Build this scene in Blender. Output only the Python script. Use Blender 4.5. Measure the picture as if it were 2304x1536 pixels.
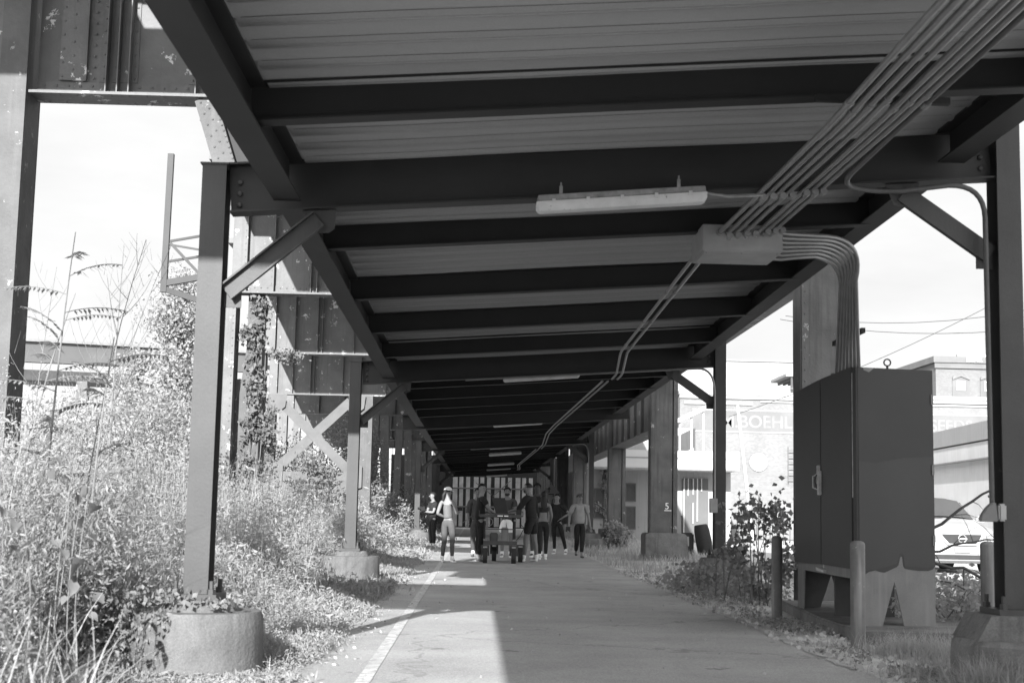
import bpy, bmesh, math, random
import numpy as np
from mathutils import Vector, Matrix, Quaternion
R_ = math.radians
random.seed(7); rng = np.random.default_rng(11)
scn = bpy.context.scene
for o in list(bpy.data.objects): bpy.data.objects.remove(o)
col = scn.collection

# ------------------------------------------------------------------ camera
cam_d = bpy.data.cameras.new("Camera"); cam = bpy.data.objects.new("Camera", cam_d); col.objects.link(cam)
scn.camera = cam
CAM_H = 1.15
CLOUD_FRONT, CLOUD_SUN = 1.93, 5.7
yaw, pitch, roll = .0232, .1192, .0204
cf = Vector((math.sin(yaw)*math.cos(pitch), math.cos(yaw)*math.cos(pitch), math.sin(pitch)))
cr0 = Vector((math.cos(yaw), -math.sin(yaw), 0)); cu0 = cr0.cross(cf)
cr = math.cos(roll)*cr0 + math.sin(roll)*cu0; cu = -math.sin(roll)*cr0 + math.cos(roll)*cu0
cam.matrix_world = Matrix(((cr.x, cu.x, -cf.x, 0), (cr.y, cu.y, -cf.y, 0), (cr.z, cu.z, -cf.z, CAM_H), (0, 0, 0, 1)))
cam_d.sensor_width = 36; cam_d.lens = 36*3198/2304
cam_d.clip_start = .1; cam_d.clip_end = 5000
cam_d.dof.use_dof = True; cam_d.dof.focus_distance = 33; cam_d.dof.aperture_fstop = 5.0

# ------------------------------------------------------------------ world and sun (sun behind the camera, a little to its left)
SX, SY = .515, 2.40                       # how far a shadow falls per metre of height
sun_az = math.atan2(-SX, -SY); sun_el = math.atan2(1, math.hypot(SX, SY))
w = bpy.data.worlds.new("World"); scn.world = w; w.use_nodes = True
nt = w.node_tree; nt.nodes.clear()
out = nt.nodes.new("ShaderNodeOutputWorld"); bg = nt.nodes.new("ShaderNodeBackground")
sky = nt.nodes.new("ShaderNodeTexSky"); sky.sky_type = 'NISHITA'; sky.sun_disc = False
sky.sun_elevation = sun_el; sky.sun_rotation = math.atan2(-SX, -SY) % (2*math.pi)
sky.dust_density = 2.5; sky.air_density = 1.2
bw = nt.nodes.new("ShaderNodeRGBToBW")
tc = nt.nodes.new("ShaderNodeTexCoord"); mp = nt.nodes.new("ShaderNodeMapping"); mp.inputs['Scale'].default_value = (1.2, 1.2, 4.0)
ns = nt.nodes.new("ShaderNodeTexNoise"); ns.inputs['Scale'].default_value = 2.2; ns.inputs['Detail'].default_value = 7; ns.inputs['Roughness'].default_value = .55
rp = nt.nodes.new("ShaderNodeMapRange"); rp.inputs['From Min'].default_value = .30; rp.inputs['From Max'].default_value = .72
rp.inputs['To Min'].default_value = .80; rp.inputs['To Max'].default_value = 1.08
mx = nt.nodes.new("ShaderNodeMix"); mx.data_type = 'FLOAT'; mx.inputs['Factor'].default_value = .975
# thin cloud: brighter round the sun (behind the camera) than opposite it
sdv = Vector((-SX, -SY, 1)).normalized()
dt = nt.nodes.new("ShaderNodeVectorMath"); dt.operation = 'DOT_PRODUCT'; nt.links.new(tc.outputs['Generated'], dt.inputs[0]); dt.inputs[1].default_value = sdv
gr = nt.nodes.new("ShaderNodeMapRange"); gr.interpolation_type = 'SMOOTHSTEP'; gr.inputs['From Min'].default_value = -.45; gr.inputs['From Max'].default_value = 1.0
gr.inputs['To Min'].default_value = CLOUD_FRONT; gr.inputs['To Max'].default_value = CLOUD_SUN; nt.links.new(dt.outputs['Value'], gr.inputs['Value'])
ml = nt.nodes.new("ShaderNodeMath"); ml.operation = 'MULTIPLY'; nt.links.new(gr.outputs[0], ml.inputs[0]); nt.links.new(rp.outputs[0], ml.inputs[1])
nt.links.new(tc.outputs['Generated'], mp.inputs['Vector']); nt.links.new(mp.outputs[0], ns.inputs['Vector'])
nt.links.new(ns.outputs['Fac'], rp.inputs['Value']); nt.links.new(sky.outputs[0], bw.inputs[0])
nt.links.new(bw.outputs[0], mx.inputs[2]); nt.links.new(ml.outputs[0], mx.inputs[3])
nt.links.new(mx.outputs[0], bg.inputs['Color']); bg.inputs['Strength'].default_value = .14
nt.links.new(bg.outputs[0], out.inputs['Surface'])
sd = bpy.data.lights.new("Sun", 'SUN'); sd.energy = 3.6; sd.angle = R_(.55); sd.color = (1, 1, 1)
so = bpy.data.objects.new("Sun", sd); col.objects.link(so)
so.rotation_mode = 'QUATERNION'; so.rotation_quaternion = Vector((SX, SY, -1)).to_track_quat('-Z', 'Y'); so.location = (-6, -25, 14)
scn.view_settings.view_transform = 'Standard'; scn.view_settings.look = 'None'; scn.view_settings.gamma = 1
scn.view_settings.exposure = 1.9
scn.render.engine = 'CYCLES'
scn.cycles.max_bounces = 6; scn.cycles.diffuse_bounces = 4; scn.cycles.transparent_max_bounces = 8

# ------------------------------------------------------------------ materials (the photograph is black and white: greys only)
def g(v): return (v, v, v, 1)
def mat(name, base, rough=.75, var=.25, scale=3., metal=0, chips=None, chip_amt=.35, chip_scale=6., bump=.0, bscale=40., streak=None, spec=.3, stretch=(1,1,1), fine=0.0):
    m = bpy.data.materials.new(name); m.use_nodes = True; t = m.node_tree; N = t.nodes; L = t.links
    b = N['Principled BSDF']; b.inputs['Roughness'].default_value = rough; b.inputs['Metallic'].default_value = metal
    b.inputs['Specular IOR Level'].default_value = spec
    co = N.new('ShaderNodeTexCoord'); mpn = N.new('ShaderNodeMapping'); mpn.inputs['Scale'].default_value = stretch
    L.new(co.outputs['Object'], mpn.inputs['Vector'])
    n1 = N.new('ShaderNodeTexNoise'); n1.inputs['Scale'].default_value = scale; n1.inputs['Detail'].default_value = 8; n1.inputs['Roughness'].default_value = .62
    L.new(mpn.outputs[0], n1.inputs['Vector'])
    r = N.new('ShaderNodeMapRange'); r.inputs['From Min'].default_value = .3; r.inputs['From Max'].default_value = .7
    r.inputs['To Min'].default_value = base*(1-var); r.inputs['To Max'].default_value = base*(1+var)
    L.new(n1.outputs['Fac'], r.inputs['Value']); cur = r.outputs[0]
    def mixin(cur, fac, val):
        q = N.new('ShaderNodeMix'); q.data_type = 'FLOAT'; L.new(fac, q.inputs['Factor']); L.new(cur, q.inputs[2]); q.inputs[3].default_value = val; return q.outputs[0]
    if fine:
        nf = N.new('ShaderNodeTexNoise'); nf.inputs['Scale'].default_value = 90; nf.inputs['Detail'].default_value = 3; L.new(co.outputs['Object'], nf.inputs['Vector'])
        rf = N.new('ShaderNodeMapRange'); rf.inputs['From Min'].default_value = .35; rf.inputs['From Max'].default_value = .65; rf.inputs['To Min'].default_value = 1-fine; rf.inputs['To Max'].default_value = 1+fine
        L.new(nf.outputs['Fac'], rf.inputs['Value']); mu = N.new('ShaderNodeMath'); mu.operation = 'MULTIPLY'; L.new(cur, mu.inputs[0]); L.new(rf.outputs[0], mu.inputs[1]); cur = mu.outputs[0]
    if streak is not None:
        ms = N.new('ShaderNodeMapping'); ms.inputs['Scale'].default_value = (9, 9, .55); L.new(co.outputs['Object'], ms.inputs['Vector'])
        n3 = N.new('ShaderNodeTexNoise'); n3.inputs['Scale'].default_value = 1.6; n3.inputs['Detail'].default_value = 5; L.new(ms.outputs[0], n3.inputs['Vector'])
        rs = N.new('ShaderNodeMapRange'); rs.inputs['From Min'].default_value = .52; rs.inputs['From Max'].default_value = .72; rs.inputs['To Max'].default_value = .6
        L.new(n3.outputs['Fac'], rs.inputs['Value']); cur = mixin(cur, rs.outputs[0], streak)
    if chips is not None:
        n2 = N.new('ShaderNodeTexNoise'); n2.inputs['Scale'].default_value = chip_scale; n2.inputs['Detail'].default_value = 9; n2.inputs['Roughness'].default_value = .7
        L.new(co.outputs['Object'], n2.inputs['Vector'])
        rc = N.new('ShaderNodeMapRange'); rc.inputs['From Min'].default_value = 1-chip_amt; rc.inputs['From Max'].default_value = 1-chip_amt+.015
        L.new(n2.outputs['Fac'], rc.inputs['Value']); cur = mixin(cur, rc.outputs[0], chips)
    L.new(cur, b.inputs['Base Color'])
    if bump:
        nb = N.new('ShaderNodeTexNoise'); nb.inputs['Scale'].default_value = bscale; nb.inputs['Detail'].default_value = 6
        L.new(co.outputs['Object'], nb.inputs['Vector']); bp = N.new('ShaderNodeBump'); bp.inputs['Strength'].default_value = bump; bp.inputs['Distance'].default_value = .02
        L.new(nb.outputs['Fac'], bp.inputs['Height']); L.new(bp.outputs[0], b.inputs['Normal'])
    return m
def leafmat(name, lo, hi, trans=.25):
    m = bpy.data.materials.new(name); m.use_nodes = True; t = m.node_tree; N = t.nodes; L = t.links; N.clear()
    o = N.new('ShaderNodeOutputMaterial'); d = N.new('ShaderNodeBsdfDiffuse'); tr = N.new('ShaderNodeBsdfTranslucent'); ms = N.new('ShaderNodeMixShader')
    ge = N.new('ShaderNodeNewGeometry'); r = N.new('ShaderNodeMapRange'); r.inputs['To Min'].default_value = lo; r.inputs['To Max'].default_value = hi
    co = N.new('ShaderNodeTexCoord'); n = N.new('ShaderNodeTexNoise'); n.inputs['Scale'].default_value = .9; n.inputs['Detail'].default_value = 4
    L.new(co.outputs['Object'], n.inputs['Vector']); ad = N.new('ShaderNodeMath'); ad.operation = 'MULTIPLY_ADD'; L.new(n.outputs['Fac'], ad.inputs[0]); ad.inputs[1].default_value = 1.1
    sb = N.new('ShaderNodeMath'); sb.operation = 'MULTIPLY_ADD'; L.new(ge.outputs['Random Per Island'], sb.inputs[0]); sb.inputs[1].default_value = .42; sb.inputs[2].default_value = -.21
    L.new(sb.outputs[0], ad.inputs[2]); L.new(ad.outputs[0], r.inputs['Value'])
    L.new(r.outputs[0], d.inputs['Color']); L.new(r.outputs[0], tr.inputs['Color']); ms.inputs[0].default_value = trans
    L.new(d.outputs[0], ms.inputs[1]); L.new(tr.outputs[0], ms.inputs[2]); L.new(ms.outputs[0], o.inputs['Surface'])
    return m
M = {}
M['asphalt'] = mat('asphalt', .33, .9, .16, .8, bump=.5, bscale=160, fine=.22, chips=.17, chip_amt=.36, chip_scale=1.3)
def crack(m, sc, amt, dark):
    t = m.node_tree; N = t.nodes; L = t.links; b = N['Principled BSDF']; old = b.inputs['Base Color'].links[0].from_socket
    co = N.new('ShaderNodeTexCoord'); n = N.new('ShaderNodeTexNoise'); n.inputs['Scale'].default_value = 2.5; n.inputs['Detail'].default_value = 6; L.new(co.outputs['Object'], n.inputs['Vector'])
    ad = N.new('ShaderNodeVectorMath'); ad.operation = 'MULTIPLY_ADD'; L.new(n.outputs['Color'], ad.inputs[0]); ad.inputs[1].default_value = (.9, .9, .9); L.new(co.outputs['Object'], ad.inputs[2])
    v = N.new('ShaderNodeTexVoronoi'); v.feature = 'DISTANCE_TO_EDGE'; v.inputs['Scale'].default_value = sc; L.new(ad.outputs[0], v.inputs['Vector'])
    r = N.new('ShaderNodeMapRange'); r.inputs['From Min'].default_value = .002; r.inputs['From Max'].default_value = .006; r.inputs['To Min'].default_value = amt; r.inputs['To Max'].default_value = 0; L.new(v.outputs['Distance'], r.inputs['Value'])
    q = N.new('ShaderNodeMix'); q.data_type = 'FLOAT'; L.new(r.outputs[0], q.inputs['Factor']); L.new(old, q.inputs[2]); q.inputs[3].default_value = dark; L.new(q.outputs[0], b.inputs['Base Color'])
crack(M['asphalt'], .22, .45, .12); M['line'] = mat('worn paint', .45, .8, .25, 6, fine=.12, chips=.3, chip_amt=.47, chip_scale=14)
M['edge'] = mat('dusty edge', .34, .95, .25, 7, fine=.2)
M['soil'] = mat('soil', .42, 1, .45, 1.3, bump=1, bscale=25, fine=.35)
M['lot'] = mat('pale concrete', .42, .9, .12, .6, fine=.08)
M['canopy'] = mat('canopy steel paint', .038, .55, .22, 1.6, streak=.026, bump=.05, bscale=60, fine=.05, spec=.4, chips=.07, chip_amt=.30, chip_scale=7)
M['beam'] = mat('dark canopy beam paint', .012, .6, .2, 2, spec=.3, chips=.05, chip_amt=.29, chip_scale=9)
M['deck'] = mat('galvanised deck', .245, .55, .05, 1.2, spec=.35, fine=.05, stretch=(.3, 1, 1))
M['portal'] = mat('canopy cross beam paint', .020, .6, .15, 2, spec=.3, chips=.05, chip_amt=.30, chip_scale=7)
M['girder'] = mat('old riveted steel paint', .11, .6, .2, 2.2, spec=.4, chips=.5, chip_amt=.385, chip_scale=4.2, streak=.07, bump=.2, bscale=30)
M['leg'] = mat('riveted leg paint', .075, .65, .3, 2.2, spec=.35, chips=.22, chip_amt=.37, chip_scale=7, streak=.1, bump=.2, bscale=30)
M['bracket'] = mat('bracket steel paint', .055, .7, .12, 1)
M['ramp'] = mat('pale ramp concrete', .5, .85, .08, .8, streak=.38)
M['pier'] = mat('old pier paint', .10, .65, .3, 1.8, chips=.3, chip_amt=.36, chip_scale=4, streak=.05, bump=.2, bscale=30)
M['brace'] = mat('pale brace paint', .10, .65, .15, 2.5, chips=.09, chip_amt=.33, chip_scale=5)
M['rivet'] = mat('rivet', .09, .5, .1, 9)
M['concrete'] = mat('weathered concrete', .115, .9, .28, 3.2, bump=.4, bscale=35, streak=.06, fine=.12, chips=.2, chip_amt=.36, chip_scale=3.)
M['concrete_dark'] = mat('dark stained concrete', .14, .9, .35, 3, bump=.4, bscale=35, streak=.06, fine=.12)
M['cab'] = mat('dark cabinet paint', .031, .55, .1, 1.1, spec=.3, fine=.04)
M['cabdoor'] = mat('dark cabinet door paint', .04, .55, .1, 1.3, spec=.3, fine=.04)
M['cabgrey'] = mat('bare cabinet metal', .15, .6, .14, 3, streak=.2, fine=.05)
M['seam'] = mat('pale seam', .4, .7, .3, 15)
M['conduit'] = mat('galvanised conduit', .18, .35, .15, 8, metal=.3, spec=.5)
M['darkconduit'] = mat('painted conduit', .07, .5, .15, 8)
M['box'] = mat('galvanised box', .28, .45, .15, 4, metal=.2)
M['lens'] = mat('dirty diffuser', .5, .5, .1, 8, chips=.2, chip_amt=.37, chip_scale=22)
M['tray'] = mat('fixture body', .22, .6, .35, 14)
M['boll'] = mat('bollard paint', .125, .6, .22, 5, streak=.3, chips=.35, chip_amt=.34, chip_scale=12)
M['white'] = mat('white', .8, .5, .03, 2)
M['wallwhite'] = mat('white wall', .42, .8, .05, 1)
M['offwhite'] = mat('off white wall', .27, .85, .08, .8, streak=.21)
M['carwhite'] = mat('white car paint', .3, .35, .02, 1, spec=.6)
M['glass'] = mat('car glass', .05, .25, .1, 2, spec=.25)
M['black'] = mat('black', .02, .6, .2, 8)
M['rubber'] = mat('rubber', .03, .8, .2, 8)
M['chrome'] = mat('chrome', .7, .2, .03, 4, metal=.9)
M['dark'] = mat('dark grey', .06, .7, .2, 5)
M['mid'] = mat('mid grey', .2, .7, .15, 5)
M['fence'] = mat('fence board', .3, .8, .25, 2, streak=.14)
M['steelfar'] = mat('far steel paint', .10, .7, .12, 1)
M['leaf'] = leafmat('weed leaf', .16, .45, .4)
M['leafr'] = leafmat('shaded shrub leaf', .08, .36, .35)  # darker leaf copy; shade on the shaded bushes and shrubs is in its colour
M['grass'] = leafmat('grass blade', .2, .5, .35)
M['ivy'] = leafmat('ivy leaf', .07, .26)
M['stem'] = mat('stem', .16, .8, .3, 9)
M['twig'] = mat('dark twig', .07, .8, .3, 9)
M['bark'] = mat('bark', .12, .9, .3, 9, bump=.5, bscale=30)
M['litter'] = leafmat('leaf litter', .12, .55, .05)
def brick(name, base, mortar, sc=4):
    m = bpy.data.materials.new(name); m.use_nodes = True; t = m.node_tree; N = t.nodes; L = t.links; b = N['Principled BSDF']; b.inputs['Roughness'].default_value = .9
    co = N.new('ShaderNodeTexCoord'); mp = N.new('ShaderNodeMapping'); mp.inputs['Rotation'].default_value = (R_(90), 0, 0)
    br = N.new('ShaderNodeTexBrick'); br.inputs['Scale'].default_value = sc; br.inputs['Color1'].default_value = g(base); br.inputs['Color2'].default_value = g(base*.8); br.inputs['Mortar'].default_value = g(mortar); br.inputs['Mortar Size'].default_value = .015
    n = N.new('ShaderNodeTexNoise'); n.inputs['Scale'].default_value = .7; n.inputs['Detail'].default_value = 5
    r = N.new('ShaderNodeMapRange'); r.inputs['To Min'].default_value = .75; r.inputs['To Max'].default_value = 1.25
    mm = N.new('ShaderNodeMix'); mm.data_type = 'RGBA'; mm.blend_type = 'MULTIPLY'; mm.inputs['Factor'].default_value = 1
    L.new(co.outputs['Object'], mp.inputs[0]); L.new(mp.outputs[0], br.inputs['Vector']); L.new(co.outputs['Object'], n.inputs['Vector']); L.new(n.outputs['Fac'], r.inputs['Value'])
    L.new(br.outputs['Color'], mm.inputs[6]); L.new(r.outputs[0], mm.inputs[7]); L.new(mm.outputs[2], b.inputs['Base Color'])
    return m
M['brick'] = brick('pale brick', .165, .195, 4); M['brick2'] = brick('grey brick', .15, .185, 4); M['band'] = mat('faded painted band', .14, .9, .15, .7, fine=.1)
M['ghost'] = mat('faded white lettering', .185, .9, .22, 1.2, fine=.15)

# ------------------------------------------------------------------ object helpers
class MB:
    def __init__(s): s.v = []; s.f = []
    def add(s, vs, fs):
        b = len(s.v); s.v += [tuple(v) for v in vs]; s.f += [tuple(b+i for i in f) for f in fs]; return s
    def box(s, a, b):
        x0, y0, z0 = a; x1, y1, z1 = b
        return s.add([(x0,y0,z0),(x1,y0,z0),(x1,y1,z0),(x0,y1,z0),(x0,y0,z1),(x1,y0,z1),(x1,y1,z1),(x0,y1,z1)],
              [(0,3,2,1),(4,5,6,7),(0,1,5,4),(1,2,6,5),(2,3,7,6),(3,0,4,7)])
    def bar(s, p, q, wd, dp, up=(0,0,1), off=(0,0)):
        """rectangular bar from p to q: wd across (side axis), dp along the up axis, section offset off"""
        p = Vector(p); q = Vector(q); d = (q-p).normalized(); u = Vector(up); sd_ = d.cross(u).normalized(); u = sd_.cross(d).normalized()
        vs = []
        for c in (p, q):
            for a_, b_ in ((-1,-1),(1,-1),(1,1),(-1,1)): vs.append(c + sd_*(off[0]+a_*wd/2) + u*(off[1]+b_*dp/2))
        return s.add(vs, [(0,1,2,3),(7,6,5,4),(0,4,5,1),(1,5,6,2),(2,6,7,3),(3,7,4,0)])
    def ibeam(s, p, q, fw, dp, ft, wt, up=(0,0,1)):
        s.bar(p, q, fw, ft, up, (0, -dp/2+ft/2)); s.bar(p, q, fw, ft, up, (0, dp/2-ft/2)); return s.bar(p, q, wt, dp-2*ft, up)
    def channel(s, p, q, fw, dp, t, up=(0,0,1), side=1):
        s.bar(p, q, fw, t, up, (side*fw/2, -dp/2+t/2)); s.bar(p, q, fw, t, up, (side*fw/2, dp/2-t/2)); return s.bar(p, q, t, dp-2*t, up, (side*t/2, 0))
    def tube(s, pts, r, n=8, cap=True):
        pts = [Vector(p) for p in pts]; rs = r if isinstance(r, (list, tuple)) else [r]*len(pts); base = len(s.v); ref = None
        for i, p in enumerate(pts):
            d = (pts[min(i+1, len(pts)-1)] - pts[max(i-1, 0)]).normalized()
            if ref is None: ref = Vector((0,0,1)) if abs(d.z) < .9 else Vector((1,0,0))
            a = d.cross(ref).normalized(); b_ = a.cross(d).normalized(); ref = b_
            for k in range(n): an = 2*math.pi*k/n; s.v.append(tuple(p + (a*math.cos(an)+b_*math.sin(an))*rs[i]))
        for i in range(len(pts)-1):
            for k in range(n):
                k2 = (k+1) % n; s.f.append((base+i*n+k, base+i*n+k2, base+(i+1)*n+k2, base+(i+1)*n+k))
        if cap:
            s.f.append(tuple(base+k for k in reversed(range(n)))); e = base+(len(pts)-1)*n; s.f.append(tuple(e+k for k in range(n)))
        return s
    def lathe(s, prof, c=(0,0,0), n=24, wob=0):
        base = len(s.v)
        for r, z in prof:
            for k in range(n):
                an = 2*math.pi*k/n; rr = r*(1+wob*math.sin(3*an+z*5)+wob*.6*math.sin(7*an)); s.v.append((c[0]+rr*math.cos(an), c[1]+rr*math.sin(an), c[2]+z))
        for i in range(len(prof)-1):
            for k in range(n): k2 = (k+1) % n; s.f.append((base+i*n+k, base+i*n+k2, base+(i+1)*n+k2, base+(i+1)*n+k))
        s.f.append(tuple(base+k for k in reversed(range(n)))); e = base+(len(prof)-1)*n; s.f.append(tuple(e+k for k in range(n)))
        return s
    def prism(s, poly, axis, a, b):
        """polygon extruded along an axis; poly in the two other axes (xz for axis y, yz for axis x, xy for axis z)"""
        def P(u, v_, t): return {'y': (u, t, v_), 'x': (t, u, v_), 'z': (u, v_, t)}[axis]
        n = len(poly); vs = [P(u, v_, a) for u, v_ in poly] + [P(u, v_, b) for u, v_ in poly]
        fs = [tuple(range(n)), tuple(reversed(range(n, 2*n)))] + [(i, i+n, (i+1) % n+n, (i+1) % n) for i in range(n)]
        return s.add(vs, fs)
    def dome(s, c, nrm, r):
        nrm = Vector(nrm).normalized(); a = nrm.orthogonal().normalized(); b_ = nrm.cross(a); c = Vector(c); vs = []
        for rr, h in ((r, 0), (r*.75, r*.5)):
            for k in range(6): an = k*math.pi/3; vs.append(c + (a*math.cos(an)+b_*math.sin(an))*rr + nrm*h)
        vs.append(c+nrm*r*.75)
        return s.add(vs, [(k, (k+1) % 6, 6+(k+1) % 6, 6+k) for k in range(6)] + [(6+k, 6+(k+1) % 6, 12) for k in range(6)])
    def build(s, name, m, parent=None, smooth=False, bevel=0, loc=None):
        me = bpy.data.meshes.new(name); me.from_pydata(s.v, [], s.f); me.validate(); me.update()
        bm = bmesh.new(); bm.from_mesh(me); bmesh.ops.recalc_face_normals(bm, faces=bm.faces)
        if bevel: bmesh.ops.bevel(bm, geom=list(bm.edges), offset=bevel, segments=2, affect='EDGES', clamp_overlap=True)
        bm.to_mesh(me); bm.free()
        if smooth: me.shade_smooth(); me.set_sharp_from_angle(angle=R_(40))
        me.materials.append(m); o = bpy.data.objects.new(name, me); col.objects.link(o)
        if parent is not None:
            o.parent = parent; o.matrix_parent_inverse = Matrix.Translation(-parent.location)
        return o
def tag(o, label=None, cat=None, group=None, kind=None):
    if label: o['label'] = label
    if cat: o['category'] = cat
    if group: o['group'] = group
    if kind: o['kind'] = kind
    return o
def thing(name, loc, label, cat, group=None):
    """an Empty at the thing's base; its parts are given in world coordinates"""
    o = bpy.data.objects.new(name, None); col.objects.link(o); o.location = loc; o.empty_display_size = .2
    return tag(o, label, cat, group)
def struct(o): o['kind'] = 'structure'; return o
def npmesh(name, V, F, m, parent=None, smooth=False):
    """numpy mesh: V (n,3); F (k,3) or (k,4)"""
    me = bpy.data.meshes.new(name); k = F.shape[1]
    me.vertices.add(len(V)); me.vertices.foreach_set('co', V.astype(np.float32).ravel())
    me.loops.add(F.size); me.loops.foreach_set('vertex_index', F.astype(np.int32).ravel())
    me.polygons.add(len(F)); me.polygons.foreach_set('loop_start', np.arange(0, F.size, k, dtype=np.int32)); me.polygons.foreach_set('loop_total', np.full(len(F), k, dtype=np.int32))
    me.update(calc_edges=True); me.materials.append(m)
    o = bpy.data.objects.new(name, me); col.objects.link(o)
    if parent is not None: o.parent = parent; o.matrix_parent_inverse = Matrix.Translation(-parent.location)
    return o
def text(s, size, m, name, loc, rot, parent=None, depth=.01, align='LEFT', bold=0):
    c = bpy.data.curves.new(name, 'FONT'); c.body = s; c.size = size; c.extrude = depth; c.align_x = align; c.offset = bold
    t = bpy.data.objects.new('tmp', c); col.objects.link(t); dg = bpy.context.evaluated_depsgraph_get()
    me = bpy.data.meshes.new_from_object(t.evaluated_get(dg)); me.name = name; bpy.data.objects.remove(t)
    me.transform(Matrix.Translation(loc) @ rot.to_4x4()); me.materials.clear(); me.materials.append(m)
    o = bpy.data.objects.new(name, me); col.objects.link(o)
    if parent is not None: o.parent = parent; o.matrix_parent_inverse = Matrix.Translation(-parent.location)
    return o
FACE = Matrix.Rotation(R_(90), 3, 'X')      # lettering that faces the path's near end (-Y)
def copy_tree(o, offset, parent=None):
    c = o.copy(); col.objects.link(c)
    if parent is None: c.location = Vector(o.location) + Vector(offset)
    else:
        c.parent = parent
    for ch in list(o.children): copy_tree(ch, offset, c)
    return c

def merge(o, b):
    """adds surface detail (rivets, bolts) to a part's own mesh"""
    bm = bmesh.new(); bm.from_mesh(o.data); vs = [bm.verts.new(v) for v in b.v]
    for f in b.f: bm.faces.new([vs[i] for i in f])
    bm.to_mesh(o.data); bm.free(); return o
# ------------------------------------------------------------------ ground
def sheet(name, x0, x1, y0, y1, z, m, nx=1, ny=1, edge=None):
    xs = np.linspace(x0, x1, nx+1); ys = np.linspace(y0, y1, ny+1); V = []; F = []
    for j, y in enumerate(ys):
        for i, x in enumerate(xs):
            xx = x
            if edge and i == 0: xx = edge(y, 0)
            if edge and i == nx: xx = edge(y, 1)
            V.append((xx, y, z))
    for j in range(ny):
        for i in range(nx): a = j*(nx+1)+i; F.append((a, a+1, a+nx+2, a+nx+1))
    return struct(npmesh(name, np.array(V), np.array(F), m))
sheet('ground', -400, 400, -60, 900, 0, M['soil'], 2, 2)
def pedge(y, side):
    if side == 0: return -1.33 + .06*math.sin(y*1.7)+.05*math.sin(y*4.1+1)+.03*math.sin(y*9.3)
    return 2.97 + .02*math.sin(y*2.3)+.02*math.sin(y*6.1)
sheet('path', -1.35, 2.97, -6, 110, .006, M['asphalt'], 1, 460, pedge)
sheet('path_edge_stripe', -.80, -.69, -6, 100, .010, M['line'], 1, 900, lambda y, s: (-.775 if s == 0 else -.675) + .0015*math.sin(y*5+s*2)+.0015*math.sin(y*13))
for y0, y1 in ((11.0, 14.9), (15.05, 17.0), (17.15, 26), (27, 40)):
    sheet('path_kerb_strip', 2.9, 3.0, y0, y1, .011, M['edge'], 1, 40, lambda y, s: (2.89 if s == 0 else 2.985) + .018*math.sin(y*7+s)+.012*math.sin(y*17))
sheet('parking_lot', 6.2, 120, 21.5, 140, .004, M['lot'], 1, 120, lambda y, s: (6.4+.15*math.sin(y) if s == 0 else 120))
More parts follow.
